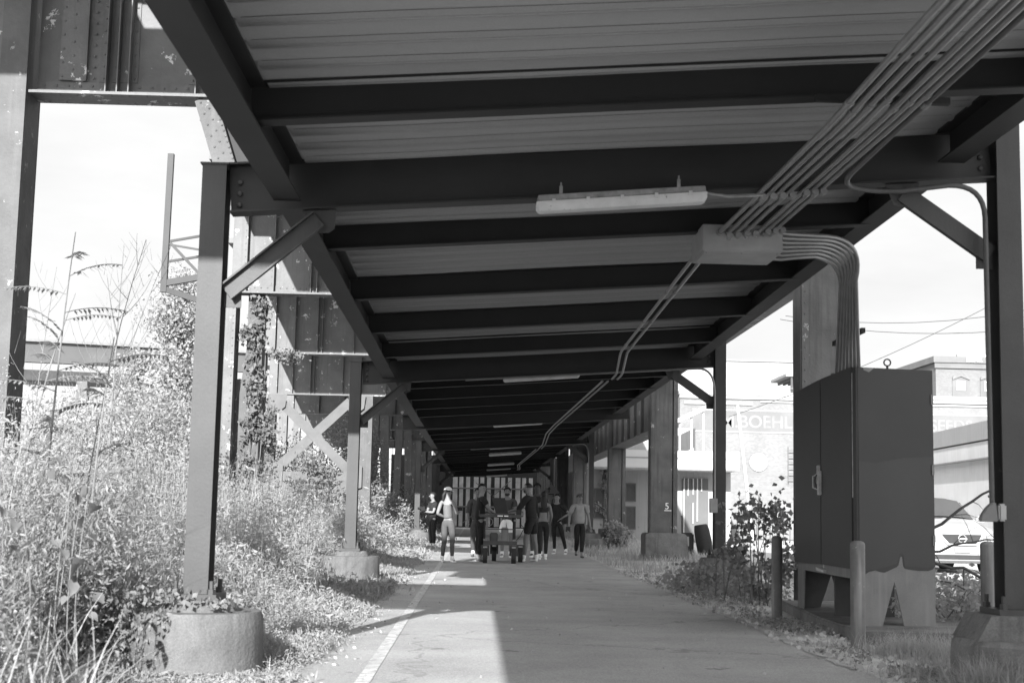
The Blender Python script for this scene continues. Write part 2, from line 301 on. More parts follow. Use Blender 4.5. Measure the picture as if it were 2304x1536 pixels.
# ------------------------------------------------------------------ canopy over the path
def drop(Y): return -.012*(min(max(Y, 10), 23)-10)
def zp(X, Y): return 3.34 + .072*X + drop(Y)
FR = [-2.2, 10.0, 22.05, 34.4, 46.8, 59.0, 71.0, 83.0]
NO_COL = {34.4, 59.0, 83.0}
PLACE = {-2.2: 'behind the camera', 10.0: 'nearest', 22.05: 'second nearest', 34.4: 'third, just past the cart', 46.8: 'fourth, past the people', 59.0: 'fifth along the path',
         71.0: 'sixth along the path', 83.0: 'farthest, towards the plank fence'}
for Y in FR:
    nm = PLACE[Y]
    fr = thing('canopy_portal', (0, Y, 0), 'dark steel canopy cross frame, ' + nm + (' in front of the riveted girders' if Y == 22.05 else ''), 'canopy frame', 'steel cross frames carrying the canopy')
    xl, xr = -1.9, 3.77
    d = drop(Y)
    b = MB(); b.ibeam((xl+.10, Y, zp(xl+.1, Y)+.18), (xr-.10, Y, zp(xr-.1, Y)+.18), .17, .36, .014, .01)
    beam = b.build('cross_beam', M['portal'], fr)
    if Y in NO_COL: continue
    for x, ztop, s in ((xl, 3.55+d, 1), (xr, 4.02+d, -1)):
        b = MB(); zb = .55
        b.bar((x, Y-.1, zb), (x, Y-.1, ztop), .17, .014, (0,-1,0)); b.bar((x, Y+.1, zb), (x, Y+.1, ztop), .17, .014, (0,-1,0)); b.bar((x, Y, zb), (x, Y, ztop), .012, .186, (0,-1,0))
        b.bar((x-.1, Y, ztop+.006), (x+.1, Y, ztop+.006), .235, .012)
        post = b.build('post', M['canopy'], fr)
        b = MB(); b.box((x-.16, Y-.2, .51), (x+.16, Y+.2, .552))
        pl = b.build('base_plate', M['canopy'], fr)
        for ax in (-1, 1):
            for ay in (-1, 1):
                bb = MB(); bb.lathe([(.03, 0), (.03, .035), (.017, .036), (.017, .09), (.0, .092)], (x+ax*.12, Y+ay*.165, .552), 6); bb.build('anchor_bolt', M['canopy'], fr)
        # bolts of the beam's end plate
        b = MB()
        for k in range(4 if Y != 10 else 3):
            b.dome((x+s*.17, Y-.0075-.006, zp(x, Y)+.075+.082*k), (0,-1,0), .021)
        merge(post, b)
        # knee brace and its two gussets
        xa, za = x+s*.13, zp(x, Y)-.56; xb, zb2 = x+s*.74, zp(x+s*.74, Y)-.07
        b = MB(); b.channel((xa-.02*s, Y-.03, za-.0), (xb, Y-.03, zb2), .055, .13, .012, (0,0,1), 1)
        br = b.build('knee_brace', M['canopy'], fr)
        b = MB(); b.box((min(x+s*.09, x+s*.21), Y-.006, za-.10), (max(x+s*.09, x+s*.21), Y+.006, za+.10)); b.build('gusset', M['canopy'], fr)
        b = MB(); z0 = zp(x+s*.74, Y); b.prism([(xb-.12, z0-.008), (xb+.12, z0+.009), (xb+.11, z0-.13), (xb+.07, z0-.16), (xb-.06, z0-.16)], 'y', Y-.006, Y+.006); b.build('gusset', M['canopy'], fr)
    # footing blocks
    foot = {-2.2: 'behind the camera', 10.0: 'with vines hanging down its side, at the lower left', 22.05: 'half hidden by weeds, left of the path', 46.8: 'partly sunlit, at the figure holding a camera', 71.0: 'far down the left side', 95.0: 'farthest down the left side'}[Y]
    b = MB(); b.lathe([(.46, -.05), (.455, .2), (.45, .40), (.43, .435), (.0, .462)][:4], (xl, Y, 0), 40, .004)
    f = b.build('concrete_footing', M['concrete'], None, True); tag(f, 'round pale concrete footing ' + foot, 'footing', 'round concrete footings under the canopy posts')
    b = MB(); b.lathe([(.27, .43), (.24, .50), (.22, .512)], (xl+.02, Y, 0), 14, .03); b.build('grout_pad', M['concrete'], f, True)
    footr = {-2.2: 'behind the camera at the right', 10.0: 'in the weeds at the lower right corner', 22.05: 'behind the shrub right of the path', 46.8: 'beside the walking person', 71.0: 'far down the right side', 95.0: 'farthest down the right side'}[Y]
    b = MB(); b.lathe([(.52, -.05), (.52, .2), (.51, .31), (.48, .345)], (xr+.08, Y, 0), 10, .004)
    f = b.build('concrete_footing', M['concrete_dark'], None); tag(f, 'dark mossy concrete footing ' + footr, 'footing', 'concrete footings on the right of the path')
    b = MB(); b.prism([(xr-.34, .34), (xr+.36, .34), (xr+.27, .512), (xr-.24, .512)], 'y', Y-.26, Y+.26); b.build('grout_pad', M['concrete_dark'], f)
# secondary roof beams
sec = []
YS = [-4.5, -.1, 2.2, 4.4, 6.3]
yb = []
for a, b_ in zip(FR[:-1], FR[1:]):
    n = 5
    if a == 10.0: ys = [12.05, 14.75, 17.3, 19.8]
    elif a == -2.2: ys = [0.2, 2.7, 5.3, 8.12]
    else: ys = [a+(b_-a)*k/5 for k in range(1, 5)]
    sec += ys
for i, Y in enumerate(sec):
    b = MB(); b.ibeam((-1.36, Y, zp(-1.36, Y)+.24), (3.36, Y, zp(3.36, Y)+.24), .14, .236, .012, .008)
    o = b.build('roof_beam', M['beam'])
    ordi = ['first', 'second', 'third', 'fourth'][i % 4]
    tag(o, 'dark roof beam, %s one after the cross frame that is %s' % (ordi, PLACE[FR[i//4]]), 'roof beam', 'dark cross beams under the metal deck')
# edge girders, one per bay
for side in (0, 1):
    for k, (a, b_) in enumerate(zip(FR[:-1], FR[1:])):
        X = (-1.38, 3.36)[side]; lift = (.06, .12)[side]
        dp = (.30, .238)[side]; p = (X, a+.09, zp(X, a)+lift+dp/2); q = (X, b_-.09, zp(X, b_)+lift+dp/2)
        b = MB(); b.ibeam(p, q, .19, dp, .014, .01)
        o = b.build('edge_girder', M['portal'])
        tag(o, '%s canopy edge girder starting at the cross frame that is %s' % (('left', 'right')[side], PLACE[a]), 'girder', 'lengthwise girders along the canopy edges')
# metal deck with ribs across the path
def deck():
    prof = []; y = -5.0
    while y < 91:
        prof += [(y, 0), (y+.285, 0), (y+.288, -.034), (y+.305, -.034), (y+.309, 0), (y+.323, 0), (y+.326, -.034), (y+.343, -.034), (y+.348, 0)]; y += .355
    xs = np.array([-1.50, -1.275, -1.26, -.5, .3, 1.1, 1.9, 2.6, 3.24, 3.255, 3.52]); V = []; F = []; n = len(xs)
    for y, dz in prof:
        for x in xs: V.append((x, y, zp(x, y)+.362+(dz if -1.27 < x < 3.25 else 0) + .004*math.sin(y*1.3+x*2.1)))
    for j in range(len(prof)-1):
        for i in range(n-1): a = j*n+i; F.append((a, a+1, a+n+1, a+n))
    base = len(V)
    for y in np.linspace(-5, 91.1, 60):
        for x in (-1.52, 3.54): V.append((x, y, zp(x, y)+.47))
    F2 = [(base+2*j, base+2*j+2, base+2*j+3, base+2*j+1) for j in range(59)]
    o = npmesh('canopy_deck', np.array(V), np.array(F+F2), M['deck'])
    tag(o, 'ribbed metal deck roofing the path, seen from below', 'canopy roof')
    b = MB()
    for x in (-1.525, 3.545):
        for a, c in ((-5, 10), (10, 23), (23, 91.2)): b.bar((x, a, zp(x, a+.01)+.41), (x, c, zp(x, c)+.41), .012, .15)
    b.build('edge_trim', M['canopy'], o)
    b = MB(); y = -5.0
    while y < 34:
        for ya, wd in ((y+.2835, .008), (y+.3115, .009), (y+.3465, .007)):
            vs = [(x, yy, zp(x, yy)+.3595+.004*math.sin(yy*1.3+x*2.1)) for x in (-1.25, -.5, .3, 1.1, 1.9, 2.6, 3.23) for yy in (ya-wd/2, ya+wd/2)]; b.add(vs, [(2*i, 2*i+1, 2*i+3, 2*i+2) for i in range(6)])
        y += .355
    b.build('shaded_sheet_joints', M['beam'], o)  # dark strips at the sheet joints: dirt and seam shadow in one colour
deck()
# ------------------------------------------------------------------ tube lights
LG = 'tube lights hung under the canopy'
lights = [(.38, 9.83, 3.25, 'nearest, a long grimy diffuser under the first cross beam'), (.39, 22.24, 3.175, 'second nearest'), (.39, 34.6, 3.19, 'third'), (.42, 47.0, 3.19, 'fourth'), (.46, 52.9, 3.19, 'fifth, just below the fourth'), (.5, 64, 3.17, 'sixth'), (.52, 71.2, 3.17, 'seventh'), (.6, 83.2, 3.15, 'farthest')]
def mk_light(x, y, z, nm):
    t = thing('tube_light', (x+.6, y, z), 'tube light under the canopy, ' + nm + ('' if 'nearest, a' in nm else ' from the front'), 'light fixture', LG)
    s = .085; L_ = 1.2
    def pt(u, h, dy=0): return (x+u, y+dy, z+s*u+h)
    b = MB(); b.bar(pt(.01, .083), pt(L_-.01, .083), .13, .046); b.bar(pt(.05, .105), pt(L_-.05, .105), .06, .02); b.build('housing', M['tray'], t, bevel=.006)
    b = MB()
    vs = []; prof = [(-.072, .06), (-.07, .02), (-.055, -.008), (0, -.016), (.055, -.008), (.07, .02), (.072, .06)]
    us = [(.0, .6), (.012, .85), (.03, 1), (L_-.03, 1), (L_-.012, .85), (L_, .6)]
    for u, k in us:
        for dy, h in prof: vs.append(pt(u, .06-(.06-h)*k, dy*(.9+.1*k)))
    n = len(prof); fs = [(i*n+j, i*n+j+1, (i+1)*n+j+1, (i+1)*n+j) for i in range(len(us)-1) for j in range(n-1)]
    fs += [tuple(range(n)), tuple(reversed(range((len(us)-1)*n, len(us)*n)))]
    b.add(vs, fs); b.build('diffuser', M['lens'], t, True)
    if y < 40:
        for u in (.12, .36, .6, .84, 1.08):
            b = MB(); c = pt(u, .05, -.075); b.box((c[0]-.012, c[1]-.008, c[2]-.012), (c[0]+.012, c[1]+.004, c[2]+.02)); b.build('latch', M['lens'], t)
        for u in (.17, 1.0):
            b = MB(); c = pt(u, .1); b.box((c[0]-.012, y-.05, c[2]), (c[0]+.012, y-.044, c[2]+.065)); b.tube([(c[0], y-.047, c[2]+.05), (c[0], y-.047, c[2]+.09)], .006, 6); b.build('hanger', M['tray'], t)
for l in lights: mk_light(*l)
# ------------------------------------------------------------------ conduits and the pull box
def arc(p, c, q, n=6):
    p, c, q = map(Vector, (p, c, q)); return [(1-t)**2*p + 2*t*(1-t)*c + t*t*q for t in [k/n for k in range(n+1)]]
CB = 'parallel conduits running under the canopy to the pull box'
order = ['leftmost', 'second', 'third', 'fourth', 'fifth', 'sixth', 'seventh', 'rightmost']
for i, X in enumerate([2.0, 2.07, 2.14, 2.21, 2.31, 2.37, 2.43, 2.49]):
    z = 3.415+.01*(i > 3)+.055*(i/7)
    ye = 11.72
    pts = [(X, -3, z+.03), (X, 8.0, z), (X+.004*math.sin(i*2), ye, zp(1.9, 12)+.065)]
    t = thing('conduit', (X, 3, z), '%s of the eight galvanised conduits running under the canopy into the pull box' % order[i], 'conduit', CB)
    if i == 7: pts = [(X, -3, z+.03), (X, 8.6, z), (X, 9.3, z-.01)] + arc((X, 9.35, z-.01), (X, 9.9, z-.02), (X+.5, 9.885, z+.0), 7) + [(3.33, 9.885, 3.53)] + arc((3.33, 9.885, 3.53), (3.585, 9.885, 3.545), (3.59, 9.885, 3.3), 8) + [(3.60, 9.885, 1.27)]; t['label'] = 'conduit that bends off right from the bundle and drops down the near right post'
    b = MB(); b.tube(pts, .0185, 10); b.build('pipe', M['conduit' if i < 7 else 'darkconduit'], t, True)
    for yc in (4.0+.1*(i % 2), 7.55+.1*((i*5) % 3), 9.9, 11.25):
        if i == 7 and yc > 9: continue
        b = MB(); zc = z if yc < 9 else z-(yc-9)*.01
        b.tube([(X, yc-.035, zc), (X, yc+.035, zc)], .0245, 10); b.build('coupling', M['conduit'], t, True)
    if i < 7:
        b = MB(); b.tube([(X, ye-.06, pts[-1][2]), (X, ye, pts[-1][2])], .028, 8); b.build('locknut', M['conduit'], t, True)
b = MB(); b.box((1.86, 7.72, 3.475), (2.62, 7.76, 3.515)); o = b.build('strut_rail', M['beam']); tag(o, 'dark strut rail crossing above the conduit bundle', 'strut')
b = MB(); zb = 3.365; b.prism([(11.74, zb), (12.36, zb), (12.36, zb+.225), (11.74, zb+.225)], 'x', 1.86, 2.54)
bx = b.build('pull_box', M['box'], None, bevel=.006); tag(bx, 'long galvanised pull box hung under the canopy beams', 'junction box')
b = MB(); b.box((1.88, 11.76, zb-.006), (2.52, 12.34, zb-.0005)); b.build('cover', M['box'], bx)
for k, (ax, ay) in enumerate(((1.9, 11.79), (2.5, 11.79), (1.9, 12.31), (2.5, 12.31), (2.2, 12.31), (2.2, 11.79))):
    b = MB(); b.dome((ax, ay, zb-.006), (0,0,-1), .009); b.build('screw', M['conduit'], bx)
# seven conduits from the box down into the cabinet
for i in range(7):
    ye = 14.05+.15*i; xe = 3.80
    t = thing('conduit', (xe, ye, 2.6), '%s of the seven conduits curving down from the pull box into the dark cabinet' % (['nearest'] + order[1:6] + ['farthest'])[i], 'conduit', 'conduits curving down into the cabinet')
    P1 = (3.02-.01*i, 12.15+.04*i, 3.595-.023*i)
    pts = [(2.53, 11.84+.07*i, 3.55-.024*i)] + arc((2.64, 11.9+.068*i, 3.555-.024*i), (2.8, 12.0+.05*i, 3.57-.023*i), P1, 4) + arc(P1, (3.47-.02*i, 12.58+.05*i, 3.66-.025*i), (3.47-.012*i, 12.9+.05*i, 3.34-.012*i), 9)[1:] + [(xe, ye, 2.6)]
    b = MB(); b.tube(pts, .019, 8); b.build('pipe', M['conduit'], t, True)
b = MB(); b.bar((3.83, 13.98, 3.02), (3.83, 15.15, 3.02), .04, .05); o = b.build('conduit_clamp', M['beam']); tag(o, 'dark clamp bar across the conduits above the cabinet', 'clamp')
# pairs running on along the path
for k, pts in enumerate(([(1.90, 12.36, 3.44), (1.84, 18.3, 3.235), (2.07, 21.2, 3.225), (2.07, 21.9, 3.22)], [(1.96, 22.3, 3.22), (1.84, 34.2, 3.235), (1.84, 38.0, 3.235), (2.03, 44.0, 3.23), (2.03, 46.6, 3.22)], [(1.96, 47, 3.22), (1.84, 64, 3.23), (2.03, 69, 3.22), (2.03, 70.8, 3.22)])):
    for dx in (0, .085):
        t = thing('conduit', (pts[0][0]+dx, pts[0][1], pts[0][2]), '%s conduit of the %s pair continuing down the path' % (('left', 'right')[dx > 0], ('near', 'middle', 'far')[k]), 'conduit', 'paired conduits continuing along the path')
        pp = [pts[0]]
        for a, c, d_ in zip(pts[:-2], pts[1:-1], pts[2:]):
            A, C, D = map(Vector, (a, c, d_)); pp += arc(C+(A-C).normalized()*.3, C, C+(D-C).normalized()*.3, 4)
        pp.append(pts[-1]); b = MB(); b.tube([(p[0]+dx, p[1], p[2]+.005) for p in pp], .0165, 8); b.build('pipe', M['conduit'], t, True)
        for f in (.3, .6, .9):
            a, c = Vector(pts[0]), Vector(pts[1]); p = a.lerp(c, f); q = p+(c-a).normalized()*.06; b = MB(); b.tube([(p.x+dx, p.y, p.z+.005), (q.x+dx, q.y, q.z+.005)], .023, 8); b.build('coupling', M['conduit'], t, True)
for Y, nm in ((21.93, 'second'), (46.68, 'beyond the people')):
    zz = drop(Y)
    b = MB(); pts = [(-.2, Y, zp(-.2, Y)-.02), (3.35, Y, zp(3.35, Y)-.02)] + arc((3.4, Y, zp(3.4, Y)-.02), (3.67, Y, zp(3.6, Y)-.02), (3.675, Y, 3.2+zz), 8) + [(3.68, Y, 1.35)]
    b.tube(pts, .017, 8); o = b.build('conduit', M['conduit'], None, True); tag(o, 'conduit under the %s cross beam that bends down the right post' % nm, 'conduit')
    b = MB(); b.box((3.6, Y-.04, 1.2), (3.72, Y+.04, 1.42)); o = b.build('outlet_box', M['box'], None, bevel=.005); tag(o, 'small box on the right post of the frame, ' + nm, 'outlet box')
b = MB(); b.tube([(1.57, 9.84, 3.42), (1.75, 9.85, 3.40), (1.9, 9.86, 3.41), (1.99, 9.87, 3.42)], .01, 6); o = b.build('cable', M['tray'], None, True); tag(o, 'thin sagging cable from the nearest tube light to the conduits', 'cable')
# meter on the near right post
t = thing('meter', (3.70, 9.86, 1.05), 'grey rounded box with a dome on the near right post', 'meter')
b = MB(); b.box((3.625, 9.82, 1.155), (3.68, 9.88, 1.275)); b.build('box', M['box'], t, bevel=.012)
b = MB(); b.prism([(3.62, 1.15), (3.605, 1.285), (3.58, 1.28), (3.545, 1.25), (3.51, 1.20), (3.495, 1.165), (3.50, 1.15)], 'y', 9.82, 9.88); b.build('hood', M['cabgrey'], t, bevel=.006)
# ------------------------------------------------------------------ the old riveted viaduct: bents that cross over the canopy
VG = 'riveted steel bents of the old viaduct'
def rivets(pts, nrm, r=.017):
    b = MB()
    for p in pts: b.dome(p, nrm, r)
    return b
def leg(t, X0, X1, Y, ztop, rv=True, m='leg', depth=.42, lean=0):
    """box leg: front plate, two side channels set back"""
    b = MB(); zb = -.05
    b.bar(((X0+X1)/2+lean, Y, zb), ((X0+X1)/2, Y, ztop), X1-X0, .02, (0,-1,0), (0, depth/2-.01))
    b.bar(((X0+X1)/2+lean, Y, zb), ((X0+X1)/2, Y, ztop), X1-X0, .02, (0,-1,0), (0, -depth/2+.01))
    for s in (-1, 1): b.bar(((X0+X1)/2+lean+s*((X1-X0)/2-.018), Y, zb), ((X0+X1)/2+s*((X1-X0)/2-.018), Y, ztop), .03, depth-.04, (0,-1,0))
    o = b.build('leg', M[m], t)
    if rv:
        pts = []
        for x in (X0+.045, X1-.045):
            z = .3
            while z < ztop-.05: f = 1-z/ztop; pts.append((x+lean*f, Y-depth/2-.0005, z)); z += .145
        merge(o, rivets(pts, (0,-1,0), .016))
    return o
def girder(t, X0, X1, Y, zb, dep, stiff, rv=True, fl=.40, detail=True):
    b = MB(); b.box((X0, Y-.008, zb+.03), (X1, Y+.008, zb+dep-.03)); w_ = b.build('web_plate', M['girder'], t)
    b = MB(); b.box((X0-.03, Y-fl/2, zb), (X1+.03, Y+fl/2, zb+.028)); b.box((X0, Y-.16, zb+.028), (X1, Y-.008, zb+.042)); b.box((X0, Y-.024, zb+.042), (X1, Y-.009, zb+.175)); f1 = b.build('bottom_flange', M['girder'], t)
    b = MB(); b.box((X0-.03, Y-fl/2, zb+dep-.028), (X1+.03, Y+fl/2, zb+dep)); b.build('top_flange', M['girder'], t)
    if rv:
        pts = []; x = X0+.08
        while x < X1: pts.append((x, Y-.024, zb+.13)); x += .125
        pts2 = []; x = X0+.1
        while x < X1: pts2 += [(x, Y-.12, zb+.042)]; x += .25
        rb = rivets(pts, (0,-1,0)); q = rivets(pts2, (0,0,1), .014); rb.add(q.v, q.f)
        x = X0+.1; q = MB()
        while x < X1: q.dome((x, Y-.13, zb), (0,0,-1), .014); q.dome((x, Y+.13, zb), (0,0,-1), .014); x += .18
        rb.add(q.v, q.f); merge(f1, rb)
    for (x, kind) in stiff:
        b = MB()
        xs = (x-.06, x+.06) if kind == 2 else (x,)
        for xx in xs: b.box((xx-.006, Y-.135, zb+.045), (xx+.006, Y-.0255, zb+dep-.03))
        b.box((x-.13 if kind == 2 else x-.09, Y-.022, zb+.18), (x+.13 if kind == 2 else x+.006, Y-.0085, zb+dep-.03))
        s_ = b.build('stiffener', M['girder'], t)
        if rv:
            pts = []; z = zb+.22
            while z < zb+dep-.1:
                for xx in ((x-.1, x+.1) if kind == 2 else (x-.05,)): pts.append((xx, Y-.022, z))
                z += .13
            merge(s_, rivets(pts, (0,-1,0), .013))
def bent(Y, x0, x1, zb, lab, stiff, dep=2.1, rv=True):
    t = thing('viaduct_bent', (0, Y, 0), lab, 'viaduct bent', VG); girder(t, x0, x1, Y, zb, dep, stiff, rv)
    z = zb+dep+.002; b = MB()
    if Y == 14.7:
        for bx in ((x0-1.6, Y-4.9, -4.37, Y+.2), (-4.37, Y-4.9, 5.2, 11.25), (-4.37, 12.15, 5.2, Y+.2), (-3.80, 11.25, -3.68, 12.15), (-3.2, 11.25, 5.2, 12.15)): b.box((bx[0], bx[1], z), (bx[2], bx[3], z+.12))
    elif Y == 27.5: b.box((-4.62, Y-4.9, z), (x1+.2, 25.2, z+.12)); b.box((x0-.1, 25.2, z), (x1+.2, Y+.2, z+.12))
    else: b.box((x0-.1, Y-(10.8 if Y > 60 else 4.9), z), (x1+.2, Y+(.2 if Y < 50 else .19), z+.12))
    b.build('shading_deck_slab', M['girder'], t); return t  # unseen slabs, sized and slotted for the shade they throw on webs and legs
t = bent(4.0, -5.1, 5.2, 5.4, 'riveted viaduct girder crossing above, nearest of all and just over the top of the view', [(-4+k*.9, 1) for k in range(10)], rv=False)
leg(t, -5.3, -4.9, 4.0, 5.4, False); leg(t, 4.9, 5.3, 4.0, 5.4, False)
t = bent(14.7, -4.72, 5.0, 5.38, 'riveted plate girder at the upper left on the tall leg cut by the left edge', [(-3.98, 1), (-3.80, 2), (-3.04, 1), (-2.2, 1), (-1.3, 1)]+[(-.4+k*.9, 1) for k in range(5)])
leg(t, -5.04, -4.76, 14.7, 7.3, False, 'leg', .50)
b = MB(); b.box((-5.22, 14.75, -.05), (-5.10, 14.8, 7.3)); b.build('side_channel', M['girder'], t)
b = MB(); b.box((-4.48, 14.63, 5.56), (-4.20, 14.665, 7.4)); s_ = b.build('splice_plate', M['girder'], t)
merge(s_, rivets([(-4.45+.11*(k % 2)+.0, 14.63, 5.6+.075*k) for k in range(23)] + [(-4.13, 14.6755, 5.6+.12*k) for k in range(14)], (0,-1,0), .015))
b = MB(); b.bar((-2.93, 14.7, 5.38), (-2.62, 14.7, 4.45), .22, .30, (0,-1,0)); br = b.build('haunch_strip', M['leg'], t)
merge(br, rivets([(-3.0+.31*k/15+.07*(k % 2)+ .03, 14.55-.001, 5.33-.88*k/15) for k in range(16)] + [(-2.85+.31*k/15+.03, 14.549, 5.33-.88*k/15) for k in range(16)], (0,-1,0), .013))
b = MB(); b.prism([(-2.80, 5.37), (-1.2, 5.37), (-1.2, 4.2), (-2.45, 4.2)], 'y', 14.69, 14.71); b.build('haunch_plate', M['beam'], t)
t = bent(27.5, -4.85, 5.0, 5.25, "riveted plate girder behind the near left post's diagonal brace, a vine on its leg", [(-4.55, 1), (-4.02, 1), (-3.24, 2), (-2.4, 1), (-1.5, 1)]+[(-.6+k*.9, 1) for k in range(5)])
leg(t, -5.06, -4.70, 27.5, 5.25, True, 'girder', .5); leg(t, -4.52, -4.22, 27.8, 5.25, True, 'leg', .4)
b = MB(); b.bar((-4.82, 27.62, .3), (-4.28, 27.62, 5.0), .30, .02, (0,-1,0)); b.build('lacing_plate', M['leg'], t)
b = MB(); b.bar((-4.3, 27.66, .3), (-4.7, 27.66, 3.6), .16, .02, (0,-1,0)); b.build('lacing_plate', M['girder'], t)
t = bent(38.3, -5.93, 5.0, 5.25, 'riveted plate girder behind the second left post, third along the path', [(-5.5, 1), (-4.97, 1), (-4.3, 2), (-3.38, 1), (-2.5, 1)]+[(-1.6+k*.9, 1) for k in range(6)], rv=False)
leg(t, -6.0, -5.72, 38.3, 5.25, True, 'leg', .4)
t = bent(51, -7.5, 5.0, 5.15, 'riveted bent whose left tower is braced with a big pale X, overgrown with leaves', [(-7.2, 1), (-6.65, 1), (-5.95, 2), (-4.86, 1), (-4.2, 1)]+[(-3.3+k*.9, 1) for k in range(8)], rv=False)
leg(t, -7.5, -7.2, 51, 5.15, False); leg(t, -4.2, -3.75, 51, 5.15, False)
for nm, a, c in (('cross_brace', (-7.1, 4.95), (-4.55, 2.5)), ('cross_brace', (-4.55, 4.95), (-7.1, 2.5))):
    k = .0 if a[0] < c[0] else .04
    b = MB(); b.bar((a[0], 50.78+k, a[1]), (c[0], 50.78+k, c[1]), .33, .03, (0,-1,0)); b.build(nm, M['brace'], t)
b = MB(); b.box((-7.2, 50.72, 2.12), (-4.2, 50.76, 2.42)); b.build('strut', M['brace'], t)
for a, c in (((-7.1, 2.05), (-5.0, .6)), ((-4.5, 2.05), (-6.4, .6))):
    b = MB(); b.bar((a[0], 50.74, a[1]), (c[0], 50.74, c[1]), .33, .03, (0,-1,0)); b.build('cross_brace', M['brace'], t)
for x in (-7.15, -4.35):
    b = MB(); b.prism([(x-.25, 5.14), (x+.35, 5.14), (x+.3, 4.7), (x, 4.45), (x-.25, 4.6)], 'y', 50.68, 50.70); b.build('gusset', M['brace'], t)
    b = MB(); b.prism([(x-.25, 1.7), (x+.3, 1.9), (x+.3, 2.65), (x-.25, 2.9)], 'y', 50.68, 50.70); b.build('gusset', M['brace'], t)
for Y, xl, xa, xb, nm in ((62, -8.6, -4.62, -3.85, 'fifth'), (73, -9.4, -4.15, -3.35, 'sixth'), (84, -10, -3.9, -3.2, 'seventh'), (95, -10.5, -3.6, -3.0, 'eighth, by the plank fence')):
    t = bent(Y, xl, 5.0, 5.2, 'dark shaded riveted bent of the viaduct, ' + nm + ' along the path', [(xl+.6+k*1.1, 1) for k in range(10)], rv=False)
    leg(t, xl, xl+.35, Y, 5.2, False, 'girder'); leg(t, xa, xa+.36, Y, 5.2, False, 'girder', .4, -.12); leg(t, xb-.36, xb, Y, 5.2, False, 'girder', .4, .12)
    b = MB(); b.bar((xa-.2, Y+.1, 1.2), (xl+.3, Y+.1, 3.9), .25, .03, (0,-1,0)); b.build('cross_brace', M['girder'], t)
# right-hand legs
RG = 'riveted legs of the viaduct on the right of the path'
for X0, X1, Y, lab in ((4.27, 4.97, 18.9, 'tall riveted leg rising behind the dark cabinet'), (4.42, 5.12, 36.4, 'rusty riveted leg with a white number painted on it'), (4.36, 4.93, 47.2, 'dark riveted leg behind the leafy planter block'),
                      (3.95, 4.5, 58.2, 'pale patched riveted leg beside the walking person'), (3.9, 4.45, 69, 'riveted leg behind the diamond sign'), (3.9, 4.4, 80, 'riveted leg second from the plank fence'), (3.9, 4.4, 91, 'riveted leg next to the plank fence')):
    t = thing('steel_pier', (X0, Y, 0), lab, 'steel pier', RG); top = 5.3
    b = MB(); b.box((X0, Y-.22, -.05), (X0+.018, Y+.22, top)); b.box((X1-.018, Y-.22, -.05), (X1, Y+.22, top)); b.box((X0+.018, Y-.01, -.05), (X1-.018, Y+.01, top))
    b.box((X0+.018, Y-.24, -.05), (X0+.11, Y-.22, top)); b.box((X1-.11, Y-.24, -.05), (X1-.018, Y-.22, top)); b.box((X0+.11, Y-.205, -.05), (X1-.13, Y-.19, top))
    o = b.build('shaft', M['pier'], t)
    if Y < 50: merge(o, rivets([(x, Y-.2405, .4+.15*k) for k in range(32) for x in (X0+.06, X1-.06)], (0,-1,0), .014))
    if Y == 36.4: text('5', .23, M['white'], 'painted_number', (X0+.38, Y-.2075, 1.30), FACE, t, .002); b = MB(); b.box((X0+.37, Y-.2085, 1.255), (X0+.55, Y-.2055, 1.275)); b.build('painted_underline', M['white'], t)
b = MB(); b.prism([(4.28, -.05), (5.4, -.05), (5.33, .66), (5.25, .70), (4.36, .70), (4.28, .66)], 'y', 35.9, 36.9); o = b.build('concrete_block', M['concrete_dark'], None, bevel=.02); tag(o, 'big stained concrete block under the numbered riveted leg', 'footing')
b = MB(); b.box((4.1, 46.8, -.05), (5.0, 47.7, .66)); o = b.build('concrete_block', M['concrete_dark'], None, bevel=.02); tag(o, 'dark concrete block overgrown with leaves, behind the walking person', 'footing')
b = MB(); b.box((3.6, 57.8, -.05), (4.7, 58.6, .7)); o = b.build('concrete_block', M['concrete_dark'], None, bevel=.02); tag(o, 'far concrete block under the pale patched leg', 'footing')
for a, c, nm in ((36.65, 46.95, 'between the numbered leg and the leafy block'), (47.5, 57.9, 'farther one, beyond the leafy block'), (58.5, 68.7, 'third one, far down the right side'), (19.2, 36.1, 'high one hidden behind the canopy')):
    t = thing('lengthwise_girder', (4.6, a, 0), 'riveted lengthwise girder right of the path, ' + nm, 'girder'); zb = 3.33 if a > 30 else 4.6
    b = MB(); b.box((4.5, a, zb), (4.515, c, zb+1.3)); b.box((4.85, a, zb), (4.865, c, zb+1.3)); b.build('web_plate', M['girder'], t)
    b = MB(); b.box((4.42, a, zb-.03), (4.95, c, zb-.002)); b.build('bottom_flange', M['girder'], t)
    for k in range(1, 6): y = a+(c-a)*k/6; b = MB(); b.box((4.42, y-.01, zb), (4.498, y+.01, zb+1.3)); b.build('stiffener', M['girder'], t)
b = MB(); b.box((1.6, -10, 7.64), (5.6, 96, 7.8)); o = b.build('pier_shading_deck', M['girder']); tag(o, 'unseen high deck added above the canopy to shade the riveted legs on the right', 'shading deck')  # unseen deck, added to keep the sun off the right-hand legs
